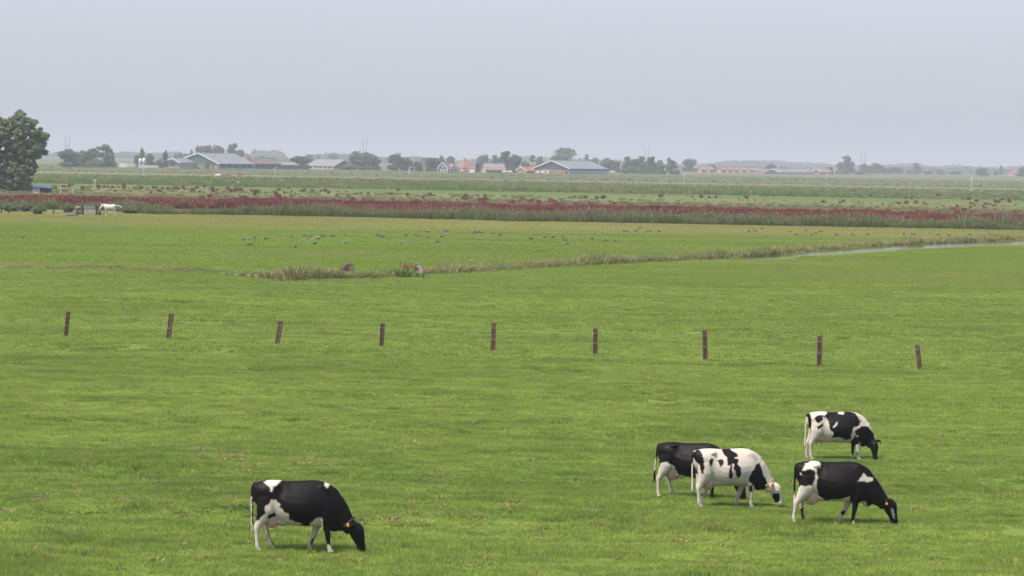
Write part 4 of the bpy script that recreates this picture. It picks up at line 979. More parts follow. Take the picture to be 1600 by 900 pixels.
# high-voltage pylons
PYL = plain('pylon_steel', (0.30, 0.31, 0.33), .6, .4, .1, .1)
def pylon(label, px, top, Y, wpx):
    c = at(px, 250, Y); c.z = 0; H_ = at(px, top, Y).z; w = wpx / F_PX * Y
    o = empty('lattice_pylon', c, .2); tag(o, label, 'pylon', 'power line pylons on the horizon')
    hw = w / 2; r = .55; zw = H_ * .50
    for s in (-1, 1):
        mb = MB()
        for q in (-1, 1):
            mb.tube([(s * (hw * .62 + 1.0 * q), 1.6, 0), (s * (hw * .62 + .55 * q), .8, zw), (s * (hw * .98 + .35 * q), .4, H_ * .86)], [r, r * .9, r * .7], 4)
        mb.tube([(s * hw * .98, .4, H_ * .86), (s * hw * 1.1, 0, H_)], [r * 1.1, r * .6], 4)
        for k in range(9):
            z0, z1 = H_ * k / 10.5, H_ * (k + 1) / 10.5; f = lambda z: hw * .62 + max(0, (z - zw) / (H_ * .36)) * hw * .36
            q = 1 if k % 2 else -1; mb.tube([(s * (f(z0) + .9 * q), .8, z0), (s * (f(z1) - .7 * q), .7, z1)], r * .55, 4)
        mb.build('lattice_leg', PYL, o)
    for z, k in ((.46, 1.0), (.72, 1.15), (.82, 1.2)):
        mb = MB(); mb.tube([(-hw * k, .3, H_ * z), (hw * k, .3, H_ * z)], r * .7, 4); mb.tube([(-hw * k, .3, H_ * z), (0, .3, H_ * (z + .035)), (hw * k, .3, H_ * z)], r * .6, 4); mb.build('cross_arm', PYL, o)
    mb = MB(); mb.tube([(-hw * .62, .5, H_ * .2), (hw * .62, .5, H_ * .46)], r * .6, 4); mb.tube([(hw * .62, .5, H_ * .2), (-hw * .62, .5, H_ * .46)], r * .6, 4); mb.build('cross_brace', PYL, o)
pylon('lattice pylon above the tree clump near the willow', 105, 206, 5600, 8.0); pylon('lattice pylon above the large round tree in the middle', 569.5, 212, 6000, 7.6)
pylon('lattice pylon above the dense grove', 1010, 228.5, 7000, 8.0); pylon('lattice pylon on the right above hazy trees', 1349, 234, 6800, 8.6)
# ------------------------------------------------------------------ animals: one continuous skin each, grown from lofted forms
def ring(c, ax, ay, rx, ry, n=14, flat=0.0):
    c = Vector(c); out = []
    for k in range(n):
        a = 2 * math.pi * k / n; s, q = math.sin(a), math.cos(a)
        out.append(c + ax * (rx * q) + ay * (ry * s))
    return out

def path_loft(mb, pts, n=14):
    """pts: (x, y, z, r_in_plane, r_across). In-plane = perpendicular to the path in the side view."""
    rings = []
    P3 = [Vector(p[:3]) for p in pts]
    for i, p in enumerate(pts):
        d = (P3[min(i + 1, len(pts) - 1)] - P3[max(i - 1, 0)]).normalized()
        across = Vector((0, 1, 0)); across = (across - d * across.dot(d)).normalized()
        inpl = d.cross(across)
        rings.append(ring(P3[i], inpl, across, p[3], p[4], n))
    mb.loft(rings)

def torso_loft(mb, secs, n=22):
    """secs: x, top, bottom, half width, top taper (0 round .. 1 ridged), height of the widest point 0..1"""
    rings = []
    for x, zt, zb, hw, tap, wide in secs:
        r = []
        zm = zb + (zt - zb) * wide
        for k in range(n):
            a = 2 * math.pi * k / n; s, q = math.sin(a), math.cos(a)
            z = zm + (zt - zm) * q if q > 0 else zm + (zm - zb) * q
            y = hw * math.copysign(abs(s) ** 0.85, s)
            if q > 0: y *= 1 - tap * q ** 1.5
            r.append(Vector((x, y, z)))
        rings.append(r)
    mb.loft(rings)

def skin_from(mb, name, voxel, smooth_it, mat):
    me = mb.mesh(name)
    bm = bmesh.new(); bm.from_mesh(me); bmesh.ops.recalc_face_normals(bm, faces=bm.faces); bm.to_mesh(me); bm.free()
    o = bpy.data.objects.new(name, me); C.objects.link(o)
    r = o.modifiers.new('remesh', 'REMESH'); r.mode = 'VOXEL'; r.voxel_size = voxel; r.use_smooth_shade = True
    s = o.modifiers.new('smooth', 'SMOOTH'); s.factor = 0.5; s.iterations = smooth_it
    dg = bpy.context.evaluated_depsgraph_get()
    new = bpy.data.meshes.new_from_object(o.evaluated_get(dg)); new.name = name
    bpy.data.objects.remove(o); bpy.data.meshes.remove(me)
    new.materials.clear(); new.materials.append(mat)
    new.polygons.foreach_set('use_smooth', np.ones(len(new.polygons), bool))
    return new

def in_poly(x, z, poly):
    inside = np.zeros(len(x), bool); j = len(poly) - 1
    for i in range(len(poly)):
        xi, zi = poly[i]; xj, zj = poly[j]
        c = ((zi > z) != (zj > z)) & (x < (xj - xi) * (z - zi) / (zj - zi + 1e-12) + xi)
        inside ^= c; j = i
    return inside

def coat_material():
    m, nt, N, L = new_mat('cow_coat'); o, b = out_bsdf(nt, 0.5, 0.12)
    a = N.new('ShaderNodeVertexColor'); a.layer_name = 'coat'
    tc = N.new('ShaderNodeTexCoord').outputs['Object']
    n = noise(nt, tc, 7.0, 4.0, 0.6); n2 = noise(nt, tc, 60.0, 2.0)
    L.new(mixc(nt, mathn(nt, 'MULTIPLY', smoothstep(nt, n, 0.45, 0.75), 0.35), a.outputs[0], mixc(nt, 1.0, a.outputs[0], (0.80, 0.70, 0.55), 'MULTIPLY')), b.inputs['Base Color'])
    L.new(mathn(nt, 'MULTIPLY_ADD', n, 0.25, 0.42), b.inputs['Roughness'])
    bp = N.new('ShaderNodeBump'); bp.inputs['Strength'].default_value = 0.25; bp.inputs['Distance'].default_value = 0.01
    L.new(n2, bp.inputs['Height']); L.new(bp.outputs[0], b.inputs['Normal'])
    return m
COAT = coat_material()
BLACK, WHITE, PINK, DIRTY, HOOF = (0.0055, 0.0038, 0.0034), (0.53, 0.46, 0.37), (0.54, 0.33, 0.25), (0.26, 0.215, 0.165), (0.03, 0.025, 0.02)
HIND = [(.30, 1.26, .10, .05), (.295, 1.10, .20, .105), (.26, .88, .20, .125), (.205, .73, .145, .105), (.14, .60, .092, .075), (.082, .485, .07, .055), (.085, .38, .047, .042),
        (.09, .24, .041, .037), (.10, .13, .050, .046), (.118, .075, .046, .046), (.135, .04, .062, .054), (.14, .0, .07, .056)]
FORE = [(1.42, 1.16, .10, .05), (1.44, 1.0, .17, .09), (1.46, .80, .15, .105), (1.45, .64, .11, .085), (1.46, .49, .077, .066), (1.47, .35, .06, .056), (1.47, .27, .05, .047), (1.47, .20, .041, .038),
        (1.475, .12, .049, .045), (1.49, .07, .045, .045), (1.50, .04, .06, .053), (1.505, .0, .068, .055)]

def leg(mb, prof, y, foot_dx, lift=0.95):
    pts = []
    for x, z, rx, ry in prof:
        k = max(0.0, 1 - z / lift)
        pts.append((x + foot_dx * k, y * (1 + 0.06 * k), z, rx, ry))
    path_loft(mb, pts, 12)

def cow_mesh(name, feet, head_shift=(0, 0), head_turn=0.0, tail_swing=0.0, udder=1.0, sx=1.0, sz=1.0):
    """feet: offsets of near hind, far hind, near fore, far fore. The near side is -y (the cow walks towards +x)."""
    mb = MB()
    torso_loft(mb, [(-.01, 1.35, 1.12, .07, .0, .6), (.03, 1.41, 1.0, .15, .1, .6), (.10, 1.44, .88, .21, .1, .62), (.22, 1.465, .78, .255, .06, .64), (.36, 1.475, .70, .27, .06, .64),
                    (.48, 1.475, .64, .28, .16, .58), (.60, 1.465, .58, .31, .36, .50), (.75, 1.462, .545, .345, .5, .46), (.95, 1.47, .535, .365, .5, .44), (1.12, 1.48, .53, .355, .55, .44),
                    (1.26, 1.485, .525, .31, .52, .46), (1.40, 1.465, .52, .265, .46, .5), (1.52, 1.42, .51, .23, .42, .52), (1.63, 1.36, .49, .195, .5, .5), (1.72, 1.29, .50, .15, .4, .5), (1.78, 1.2, .58, .10, .3, .5)])
    hx, hz = head_shift
    neck = [(1.36, 0, 1.02, .26, .14), (1.50, 0, .97, .345, .17), (1.62, 0, .885, .335, .155), (1.73 + hx * .3, 0, .78 + hz * .3, .285, .128), (1.845 + hx * .6, 0, .665 + hz * .6, .222, .106), (1.945 + hx * .85, 0, .56 + hz * .85, .168, .093), (2.03 + hx, 0, .47 + hz, .15, .095)]
    path_loft(mb, neck, 16)
    # head, built hanging down from the poll and turned about it
    hd = [(2.055, 0, .60, .075, .07), (2.08, 0, .555, .125, .105), (2.11, 0, .475, .158, .118), (2.135, 0, .39, .155, .112), (2.165, 0, .30, .130, .092), (2.193, 0, .22, .106, .078), (2.212, 0, .15, .094, .076), (2.222, 0, .095, .092, .082), (2.225, 0, .055, .084, .076), (2.225, 0, .022, .06, .055)]
    c = Vector((2.04, 0, .55)); rot = Matrix.Rotation(head_turn, 3, 'Z'); off = Vector((hx, 0, hz))
    def H(p): return rot @ (Vector(p) - c) + c + off
    rings = []
    for i, p in enumerate(hd):
        d = (Vector(hd[min(i + 1, len(hd) - 1)][:3]) - Vector(hd[max(i - 1, 0)][:3])).normalized(); inpl = d.cross(Vector((0, 1, 0)))
        rings.append([H(v) for v in ring(p[:3], inpl, Vector((0, 1, 0)), p[3], p[4], 14)])
    mb.loft(rings)
    ears = []
    for s in (-1, 1):
        pts = [(2.06, s * .07, .58), (2.045, s * .13, .605), (2.03, s * .19, .60), (2.02, s * .245, .575), (2.015, s * .28, .55)]
        mb.tube([H(p) for p in pts], [.03, (.05, .032), (.062, .03), (.048, .026), (.02, .02)], 10); ears.append(H((2.02, s * .245, .575)))
        mb.ell(H((2.165, s * .098, .43)), (.03, .03, .035), 8, 5)          # brow over the eye
        mb.ell((.44, s * .175, 1.365), (.10, .075, .06)); mb.ell((.06, s * .095, 1.31), (.07, .045, .07))   # hook and pin bones
        mb.ell((1.42, s * .13, 1.06), (.20, .06, .36))                      # shoulder blade
        mb.ell((1.50, s * .12, .82), (.16, .10, .24))
    hn, hf, fn, ff = feet
    leg(mb, HIND, -.175, hn); leg(mb, HIND, .175, hf); leg(mb, FORE, -.155, fn); leg(mb, FORE, .155, ff)
    mb.ell((1.66, 0, .52), (.13, .07, .10))
    mb.ell((.62, 0, .64), (.25, .17, .11))
    u = udder
    mb.ell((.37, 0, .70 - .03 * u), (.20, .165, .165 * u + .02), 14, 9); mb.ell((.27, 0, .70), (.13, .13, .16 * u))
    for dx in (.28, .45):
        for s in (-1, 1): mb.tube([(dx, s * .075, .58), (dx, s * .08, .53 - .02 * u), (dx, s * .08, .475 - .02 * u)], [.035, .022, .016], 8)
    t = tail_swing
    tail = [(.10, 0, 1.39), (.01, 0, 1.385), (-.025, .0, 1.32), (-.035 - t * .2, -.01, 1.12), (-.04 - t * .5, -.02, .90), (-.035 - t * .8, -.03, .70), (-.03 - t, -.03, .55), (-.025 - t, -.03, .44), (-.02 - t, -.03, .37)]
    mb.tube(tail, [.05, .042, .036, .029, .026, .025, .034, .036, .02], 8)
    me = skin_from(mb, name, 0.0145, 6, COAT)
    co = np.empty(len(me.vertices) * 3, np.float32); me.vertices.foreach_get('co', co); co = co.reshape(-1, 3)
    co[:, 0] *= sx; co[:, 2] *= sz
    # ribs and belly muscle
    rib = np.clip((co[:, 0] / sx - .62) / .1, 0, 1) * np.clip((1.3 - co[:, 0] / sx) / .15, 0, 1) * np.clip((co[:, 2] / sz - .75) / .15, 0, 1) * np.clip((1.36 - co[:, 2] / sz) / .1, 0, 1)
    co[:, 1] += np.sign(co[:, 1]) * rib * 0.0015 * np.sin((co[:, 0] / sx + .25 * (co[:, 2] / sz - 1)) * 2 * math.pi / .085)
    hol = np.exp(-(((co[:, 0] / sx - .56) / .09) ** 2 + ((co[:, 2] / sz - 1.25) / .12) ** 2))     # hollow flank behind the ribs
    co[:, 1] *= 1 - .16 * hol
    me.vertices.foreach_set('co', co.ravel()); me.update()
    return me, co, [Vector((e.x * sx, e.y, e.z * sz)) for e in ears], H

def paint(me, co, base, patches, to_px, sx, sz, udder=True, tail_white=None, muzzle=BLACK):
    """patches: (colour, polygon in side view) in the order they lie over each other"""
    x = co[:, 0].copy(); z = co[:, 2].copy(); y = co[:, 1]
    jit = 0.016
    x += jit * vnoise(co[:, 0] * 1, co[:, 2] + y, .045, 7) + np.where(y > .04, .06 * np.sin(z * 9), 0)
    z += jit * vnoise(co[:, 0] + y, co[:, 2] * 1, .05, 9) + np.where(y > .04, .05 * np.sin(x * 7), 0)
    px, pz = to_px(x, z)
    col = np.empty((len(x), 3)); col[:] = base
    for c, poly in patches:
        col[in_poly(px, pz, poly)] = c
    X, Z = co[:, 0] / sx, co[:, 2] / sz
    if udder:
        q = ((X - .36) / .29) ** 2 + (y / .185) ** 2 + ((Z - .62) / .21) ** 2
        k = (np.clip((1.0 - q) / .35, 0, 1) * np.clip((.76 - Z) / .08, 0, 1) * (np.abs(y) < .17))[:, None]
        k = k * ~((X < .25) & (np.abs(y) > .115))[:, None]
        col = col * (1 - k) + np.array(PINK) * k
    mud = np.clip((.52 - Z) / .5, 0, 1) * np.clip(.5 + vnoise(co[:, 0] + y, co[:, 2], .06, 12), 0, 1) * .55 + np.clip(.25 - np.abs(Z - .62) , 0, 1) * np.clip(vnoise(co[:, 0], co[:, 2] + y, .12, 13), 0, 1) * .8
    wht = (col.mean(1) > .2)[:, None]; col = np.where(wht, col * (1 - mud[:, None]) + np.array((.19, .145, .09)) * mud[:, None], col)
    col[(Z < .035)] = HOOF
    ed = np.empty(len(me.edges) * 2, np.int32); me.edges.foreach_get('vertices', ed); ed = ed.reshape(-1, 2)
    acc = col.copy(); cnt = np.ones(len(x))                              # hair blurs the patch edges
    for a_, b_ in ((0, 1), (1, 0)):
        np.add.at(acc, ed[:, a_], col[ed[:, b_]]); np.add.at(cnt, ed[:, a_], 1)
    col = acc / cnt[:, None]
    col4 = np.ones((len(x), 4), np.float32); col4[:, :3] = col
    a = me.color_attributes.new('coat', 'FLOAT_COLOR', 'POINT'); a.data.foreach_set('color', col4.ravel())

COLLAR_MAT = plain('collar_webbing', (0.035, 0.033, 0.03), 0.7)
PALE_COLLAR_MAT = plain('pale_collar_webbing', (0.35, 0.27, 0.18), 0.7)
TAG_ORANGE = plain('orange_plastic', (0.80, 0.36, 0.02), 0.4, 0.5, 0.1)
TAG_YELLOW = plain('yellow_plastic', (0.80, 0.42, 0.02), 0.4, 0.5, 0.1)
EYE_MAT = plain('dark_eye', (0.008, 0.006, 0.005), 0.08, 0.6, 0.1)

def make_cow(label, foot_px, yaw, sx, sz, feet, base, patches, to_px, head_shift=(0, 0), head_turn=0.0, tail_swing=0.0, udder=1.0, collar=None, ear_tag=False, origin_x=.75):
    me, co, ears, H = cow_mesh('cow', feet, head_shift, head_turn, tail_swing, udder, sx, sz)
    paint(me, co, base, patches, to_px, sx, sz)
    # origin between the feet
    p = P(*foot_px); p.z = float(ground_z(p.x, p.y)) + .004
    cow = mesh_obj('cow', me); tag(cow, label, 'cow', 'black and white cows grazing in the near pasture')
    me.transform(Matrix.Translation((-origin_x * sx, 0, 0)))
    cow.location = p; cow.rotation_euler = (0, 0, yaw)
    O = Vector((-origin_x * sx, 0, 0))
    S = lambda v: Vector((v[0] * sx, v[1], v[2] * sz)) + O
    for s in (-1, 1):
        MB().ell(S(H((2.178, s * .103, .425))), (.02, .016, .02), 8, 6).build('eye', EYE_MAT, cow, True)
    if collar:
        a, b = Vector((1.94 + head_shift[0] * .85, 0, .615 + head_shift[1] * .85)), Vector((.52, 0, -.60)).normalized()
        inpl = b.cross(Vector((0, 1, 0))).normalized(); mb = MB(); rings = []
        for o_, rr in ((-.022, .006), (-.022, .018), (.022, .018), (.022, .006)):
            rings.append([S(v) for v in ring(a + b * o_, inpl, Vector((0, 1, 0)), .166 + rr, .096 + rr, 20)])
        mb.loft(rings, cap=False)
        col = mb.build('collar', COLLAR_MAT if collar == 'dark' else PALE_COLLAR_MAT, cow, True)
        q = S(a + inpl * (.10 if inpl.z > 0 else -.10) * 0 + Vector((0, -.135, -.03)))
        MB().box(q, (.05, .03, .07)).build('number_tag', TAG_ORANGE, col)
        q = S(a + inpl * (-.215 if inpl.z > 0 else .215) + b * .0)
        MB().ell(q, (.035, .04, .045)).build('transponder', COLLAR_MAT, col, True)
    if ear_tag:
        e = ears[0] + O
        MB().box(e + Vector((.0, -.03, -.035)), (.045, .012, .055)).build('ear_tag', TAG_YELLOW, cow)
    return cow

def px_map(x0, y0, s):            # metres to the pixels the patch outlines were drawn in
    return lambda x, z: (x0 + x * s, y0 - z * s)

# the cow alone at the front left
make_cow('black cow grazing alone, white patch on the rump and white hind leg, dark collar', (460, 863), 0.03, .985, .985, (.0, .31, .10, -.36), BLACK, [
    (WHITE, [(190, 160), (215, 140), (250, 100), (330, 100), (355, 135), (330, 165), (300, 185), (280, 210), (270, 245), (250, 220), (235, 190)]),
    (WHITE, [(743, 140), (755, 100), (840, 100), (842, 168), (800, 175), (770, 207), (755, 180)]),
    (WHITE, [(270, 310), (300, 310), (345, 350), (335, 380), (365, 395), (400, 430), (428, 435), (428, 490), (560, 538), (440, 590), (360, 590), (240, 600), (235, 640), (165, 650), (185, 840), (70, 840), (80, 560), (150, 505), (205, 440), (205, 370), (240, 350)]),
    (BLACK, [(230, 480), (255, 440), (305, 438), (300, 465), (262, 492)]),
    (DIRTY, [(195, 580), (290, 570), (300, 740), (360, 840), (230, 840), (250, 720)]),
    (WHITE, [(625, 520), (680, 475), (730, 468), (735, 520), (748, 600), (760, 640), (700, 590), (690, 610), (655, 700), (655, 840), (540, 840), (580, 740), (615, 560)]),
    (WHITE, [(785, 725), (840, 732), (900, 840), (770, 840)]),
    (WHITE, [(40, 300), (82, 295), (82, 560), (40, 560)])],
    px_map(95, 806, 459), head_turn=-.06, collar='dark', tail_swing=-.01, origin_x=.85)

# front right
make_cow('black cow with white shoulder patch and full pink udder, front right of the herd', (1293, 815), -0.05, .96, .955, (-.17, .10, -.17, -.48), BLACK, [
    (WHITE, [(160, 440), (185, 395), (240, 370), (290, 385), (292, 420), (264, 430), (264, 470), (274, 490), (262, 540), (270, 575), (285, 620), (340, 668), (365, 650), (450, 640), (505, 615), (510, 720), (350, 720), (260, 720), (190, 690), (130, 760), (120, 860), (40, 860), (80, 700), (118, 600), (150, 550), (200, 553), (235, 545), (252, 510), (256, 440), (215, 430), (185, 440)]),
    (WHITE, [(145, 462), (156, 455), (156, 474), (147, 476)]),
    (WHITE, [(538, 537), (575, 490), (602, 452), (628, 480), (672, 487), (668, 507), (625, 519), (580, 507), (556, 515)]),
    (WHITE, [(574, 712), (586, 658), (628, 660), (640, 735), (590, 756)]),
    (WHITE, [(528, 795), (575, 800), (600, 870), (510, 870)]), (WHITE, [(410, 860), (462, 745), (500, 765), (495, 860)]),
    (DIRTY, [(185, 690), (250, 690), (290, 870), (205, 870)]),
    (WHITE, [(798, 700), (826, 712), (838, 782), (816, 764)])],
    px_map(122, 830, 322), head_shift=(.08, -.0), ear_tag=True, udder=1.25, origin_x=.75)

# the white one in front of another
make_cow('mostly white cow with black neck and black blotches on its flank, orange collar tag', (1125, 790.5), 0.16, .925, .935, (.02, .17, -.02, -.36), WHITE, [
    (BLACK, [(345, 385), (400, 372), (415, 420), (425, 460), (415, 550), (402, 545), (388, 480), (365, 460), (345, 420)]),
    (BLACK, [(460, 460), (475, 430), (495, 435), (490, 470), (475, 495), (462, 480)]),
    (BLACK, [(527, 450), (545, 438), (578, 438), (572, 470), (545, 500), (540, 470)]),
    (BLACK, [(575, 372), (600, 340), (640, 340), (650, 375), (690, 395), (694, 420), (660, 427), (692, 440), (685, 470), (705, 500), (714, 550), (690, 588), (665, 545), (655, 510), (645, 590), (608, 575), (625, 480), (602, 487), (605, 430), (585, 400)]),
    (WHITE, [(640, 470), (652, 470), (648, 520), (640, 545), (634, 520)]),
    (BLACK, [(835, 480), (872, 470), (905, 560), (945, 640), (915, 700), (880, 700), (840, 660), (805, 625), (776, 605), (780, 565), (812, 520)]),
    (BLACK, [(790, 635), (815, 630), (808, 690), (790, 690)]),
    (BLACK, [(982, 708), (1036, 700), (1040, 765), (1010, 782), (992, 745)]),
    (BLACK, [(300, 400), (352, 395), (352, 480), (300, 480)]), ((0.40, 0.26, 0.20), [(1010, 790), (1060, 780), (1060, 830), (1000, 830)])],
    px_map(360, 817, 331), head_turn=-.35, collar='pale', ear_tag=True, udder=1.3, origin_x=.70)

# behind the white one
make_cow('black cow with white hind legs and udder, half hidden behind the white cow', (1072, 776.5), -0.28, .93, .905, (-.05, .26, .0, -.30), BLACK, [
    (WHITE, [(128, 480), (150, 466), (190, 468), (235, 500), (262, 560), (345, 570), (345, 620), (250, 640), (300, 800), (200, 800), (180, 650), (140, 650), (130, 800), (20, 800), (80, 600), (108, 530)]),
    (WHITE, [(430, 800), (455, 640), (492, 640), (480, 800)]), (WHITE, [(515, 735), (570, 735), (600, 800), (500, 800)]),
    (WHITE, [(10, 470), (80, 440), (76, 540), (20, 560)])],
    px_map(95, 738, 315), head_shift=(.02, .0), tail_swing=.06, udder=1.25, origin_x=.75, collar='dark')

# at the back, head turned to the camera
make_cow('young black and white cow standing behind the others, ears spread and white blaze', (1300, 717.5), 0.02, .92, .895, (.0, -.10, .04, -.12), WHITE, [
    (BLACK, [(200, 70), (240, 60), (250, 95), (246, 195), (234, 185), (225, 95)]),
    (BLACK, [(265, 95), (300, 72), (330, 75), (325, 110), (290, 130)]), (BLACK, [(283, 158), (328, 126), (333, 145), (295, 177)]),
    (BLACK, [(348, 75), (375, 40), (470, 40), (560, 60), (592, 110), (580, 145), (545, 155), (528, 200), (530, 235), (490, 247), (470, 235), (440, 225), (390, 227), (405, 190), (375, 170), (365, 120)]),
    (WHITE, [(394, 156), (425, 117), (429, 135), (405, 159)]), (WHITE, [(435, 40), (478, 40), (478, 66), (440, 64)]),
    (BLACK, [(550, 180), (600, 148), (650, 148), (705, 215), (900, 215), (900, 460), (620, 460), (622, 310), (600, 305), (600, 255), (560, 285), (588, 365), (575, 360), (528, 265), (540, 235), (557, 215)]),
    (WHITE, [(568, 213), (577, 212), (577, 222), (568, 222)]), ((0.5, 0.42, 0.34), [(716, 318), (740, 312), (744, 366), (722, 368)])],
    px_map(228, 391, 257), head_shift=(-.08, .0), head_turn=-1.3, tail_swing=.03, udder=.8, origin_x=.75)
# ------------------------------------------------------------------ fence posts and wire across the pasture
def rust_material():
    m, nt, N, L = new_mat('rusty_steel'); o, b = out_bsdf(nt, 0.85, 0.25)
    tc = N.new('ShaderNodeTexCoord').outputs['Object']
    c = ramp(nt, noise(nt, tc, 4.0, 5.0, .7, (1, 1, .4)), [(.28, (0.045, 0.026, 0.020)), (.5, (0.135, 0.068, 0.050)), (.66, (0.20, 0.115, 0.085)), (.78, (0.34, 0.27, 0.23))])
    L.new(c, b.inputs['Base Color']); return m
RUST = rust_material(); WIRE = plain('fence_wire_steel', (0.20, 0.20, 0.19), .45, .5, .1, 2.0, metallic=.4)
POSTS = [(103, 525.5, 107, 487, 'first rusty steel post from the left, leaning right'), (263, 531.5, 268, 490, 'second rusty steel post from the left, leaning right'), (433, 539.5, 439, 502, 'third rusty steel post, leaning the most to the right'), (596, 545.5, 598, 505, 'fourth rusty steel post from the left, nearly upright'),
         (770, 550, 772, 504, 'fifth rusty steel post, upright in the middle of the row'), (930, 556, 930.5, 513, 'sixth rusty steel post from the left, upright'), (1102, 564, 1101, 516, 'seventh rusty steel post, the tallest of the row'), (1280, 571, 1281, 525, 'eighth rusty steel post, second from the right end'), (1438, 576, 1433, 538.5, 'last dark steel post at the right end, leaning left')]
post_tops = []
for i, (bx, by, tx, ty, lab) in enumerate(POSTS):
    b = P(bx, by); b.z = float(ground_z(b.x, b.y)); Y = b.y; t = at(tx, ty, Y); h = t.z - b.z; lean = t.x - b.x
    o = empty('fence_post', (b.x, b.y, b.z)); tag(o, lab, 'post', 'rusty steel posts in a row')
    w, d, f = .18, .14, .03; sh = Matrix.Identity(4); rz = [.15, -.12, -.1, .14, -.08, .05, .12, .08, -.15][i]
    def bar(name, x, y, dx, dy, z0=-.3, z1=None):
        mb = MB(); z1 = h if z1 is None else z1; cs, sn = math.cos(rz), math.sin(rz); vs = []
        for z in (z0, z1):
            for a, c_ in ((-1, -1), (1, -1), (1, 1), (-1, 1)):
                X, Y_ = x + a * dx / 2, y + c_ * dy / 2; vs.append((X * cs - Y_ * sn + lean * z / h, X * sn + Y_ * cs, z))
        mb.add(vs, [(3, 2, 1, 0), (4, 5, 6, 7), (0, 1, 5, 4), (1, 2, 6, 5), (2, 3, 7, 6), (3, 0, 4, 7)])
        return mb.build(name, RUST, o)
    bar('flange', -w / 2 + f / 2, 0, f, d); bar('flange', w / 2 - f / 2, 0, f, d); bar('web', 0, -.03, w - 2 * f - .002, f)
    for q, zz in enumerate((.82, .45)):
        mb = MB(); k = Vector((lean * zz, 0, h * zz)); r_ = .11
        mb.tube([(k.x + r_ * math.cos(a) * .95, k.y + r_ * .72 * math.sin(a), k.z) for a in np.linspace(0, 2 * math.pi, 13)], .006, 5, cap=False); mb.build('wire_tie', WIRE, o)
    post_tops.append((b, h, lean))
for q, (zz, lab) in enumerate(((.82, 'upper thin steel wire strung along the row of posts'), (.45, 'lower thin steel wire strung along the row of posts'))):
    pts = []
    pk = [Vector((b.x + lean * zz, b.y - .10, b.z + h * zz)) for b, h, lean in post_tops]
    pk = [pk[0] + (pk[0] - pk[1]) * 1.2] + pk + [pk[-1] + (pk[-1] - pk[-2]) * 1.2]
    for a, b in zip(pk[:-1], pk[1:]):
        for k in range(6): t = k / 6; pts.append(a.lerp(b, t) - Vector((0, 0, .05 * 4 * t * (1 - t))))
    tag(MB().tube(pts + [pk[-1]], .0015, 5).build('fence_wire', WIRE), lab, 'wire', 'wires along the posts')

# ------------------------------------------------------------------ pump and bushes on the ditch bank
DISTEL = leafy('thistle_leaf', (0.075, 0.085, 0.035), (0.20, 0.17, 0.09), 0.25); PURPLE = leafy('thistle_head', (0.16, 0.11, 0.075), (0.30, 0.21, 0.15), .15)
GREENBUSH = leafy('nettle_leaf', (0.11, 0.17, 0.04), (0.28, 0.36, 0.09), .35); ORANGEBUSH = leafy('dry_sorrel_leaf', (0.16, 0.095, 0.04), (0.34, 0.23, 0.09), .2)
srng = np.random.default_rng(15)
def plant(name, label, cat, px, py, me, s=1.0):
    c = P(px, py); o = mesh_obj(name, me); o.location = (c.x, c.y, 0.0); o.scale = (s, s, s); o.rotation_euler = (0, 0, srng.uniform(0, 6)); tag(o, label, cat); return o
plant('thistle_plant', 'tall brown thistle standing up from the ditch bank', 'thistle', 541, 434, blades_clump(srng, 130, .42, .6, 1.35, .05, .10, .22, DISTEL, 'thistle_plant', (PURPLE, .2, .14, .6)), .8)
plant('nettle_clump', 'fresh green nettle clump at the left foot of the old pump', 'nettles', 632, 434, blades_clump(srng, 170, .62, .35, .85, .06, .12, .35, GREENBUSH, 'nettle_clump'))
plant('dry_sorrel', 'orange dry sorrel leaning on the old pump', 'sorrel', 640, 433, blades_clump(srng, 120, .42, .5, 1.0, .05, .09, .3, ORANGEBUSH, 'dry_sorrel', (ORANGEBUSH, .2, .1, .5)))
plant('nettle_clump', 'green nettles growing in front of the old pump drum', 'nettles', 650, 434.5, blades_clump(srng, 150, .6, .25, .6, .06, .12, .35, GREENBUSH, 'nettle_clump'))
c = P(652, 432); pu = empty('pasture_pump', (c.x, c.y, 0)); tag(pu, 'old pasture pump with pale ribbed drum and slanting green bar', 'pump')
PUMP_GREEN = plain('faded_green_paint', (0.20, 0.23, 0.19), .6, .3, .25, 3.0); DRUM = plain('pale_rusty_drum', (0.42, 0.32, 0.29), .7, .3, .35, 5.0)
mb = MB(); rings = []
for k in range(15):
    rings.append((Vector((.10 + .0 * k, -.25 + .045 * k, .42)), .27 + (.02 if k % 2 else 0)))
mb.tube([r[0] for r in rings], [r[1] for r in rings], 18); mb.build('drum', DRUM, pu)
MB().tube([(-1.15, -.1, .42), (-.4, -.05, .74), (.32, 0, .98)], [.035, .035, .035], 6).build('lever_bar', PUMP_GREEN, pu)
MB().tube([(.30, 0, .95), (.34, 0, .5), (.36, 0, 0)], [.03, .03, .03], 8).build('post', PUMP_GREEN, pu)
MB().tube([(-.15, .1, .85), (.1, .1, .6), (.2, .1, .2)], [.03, .03, .03], 6).build('pipe', PUMP_GREEN, pu)
MB().box((.1, 0, .05), (1.0, .9, .14)).build('footing', CONCRETE, pu)

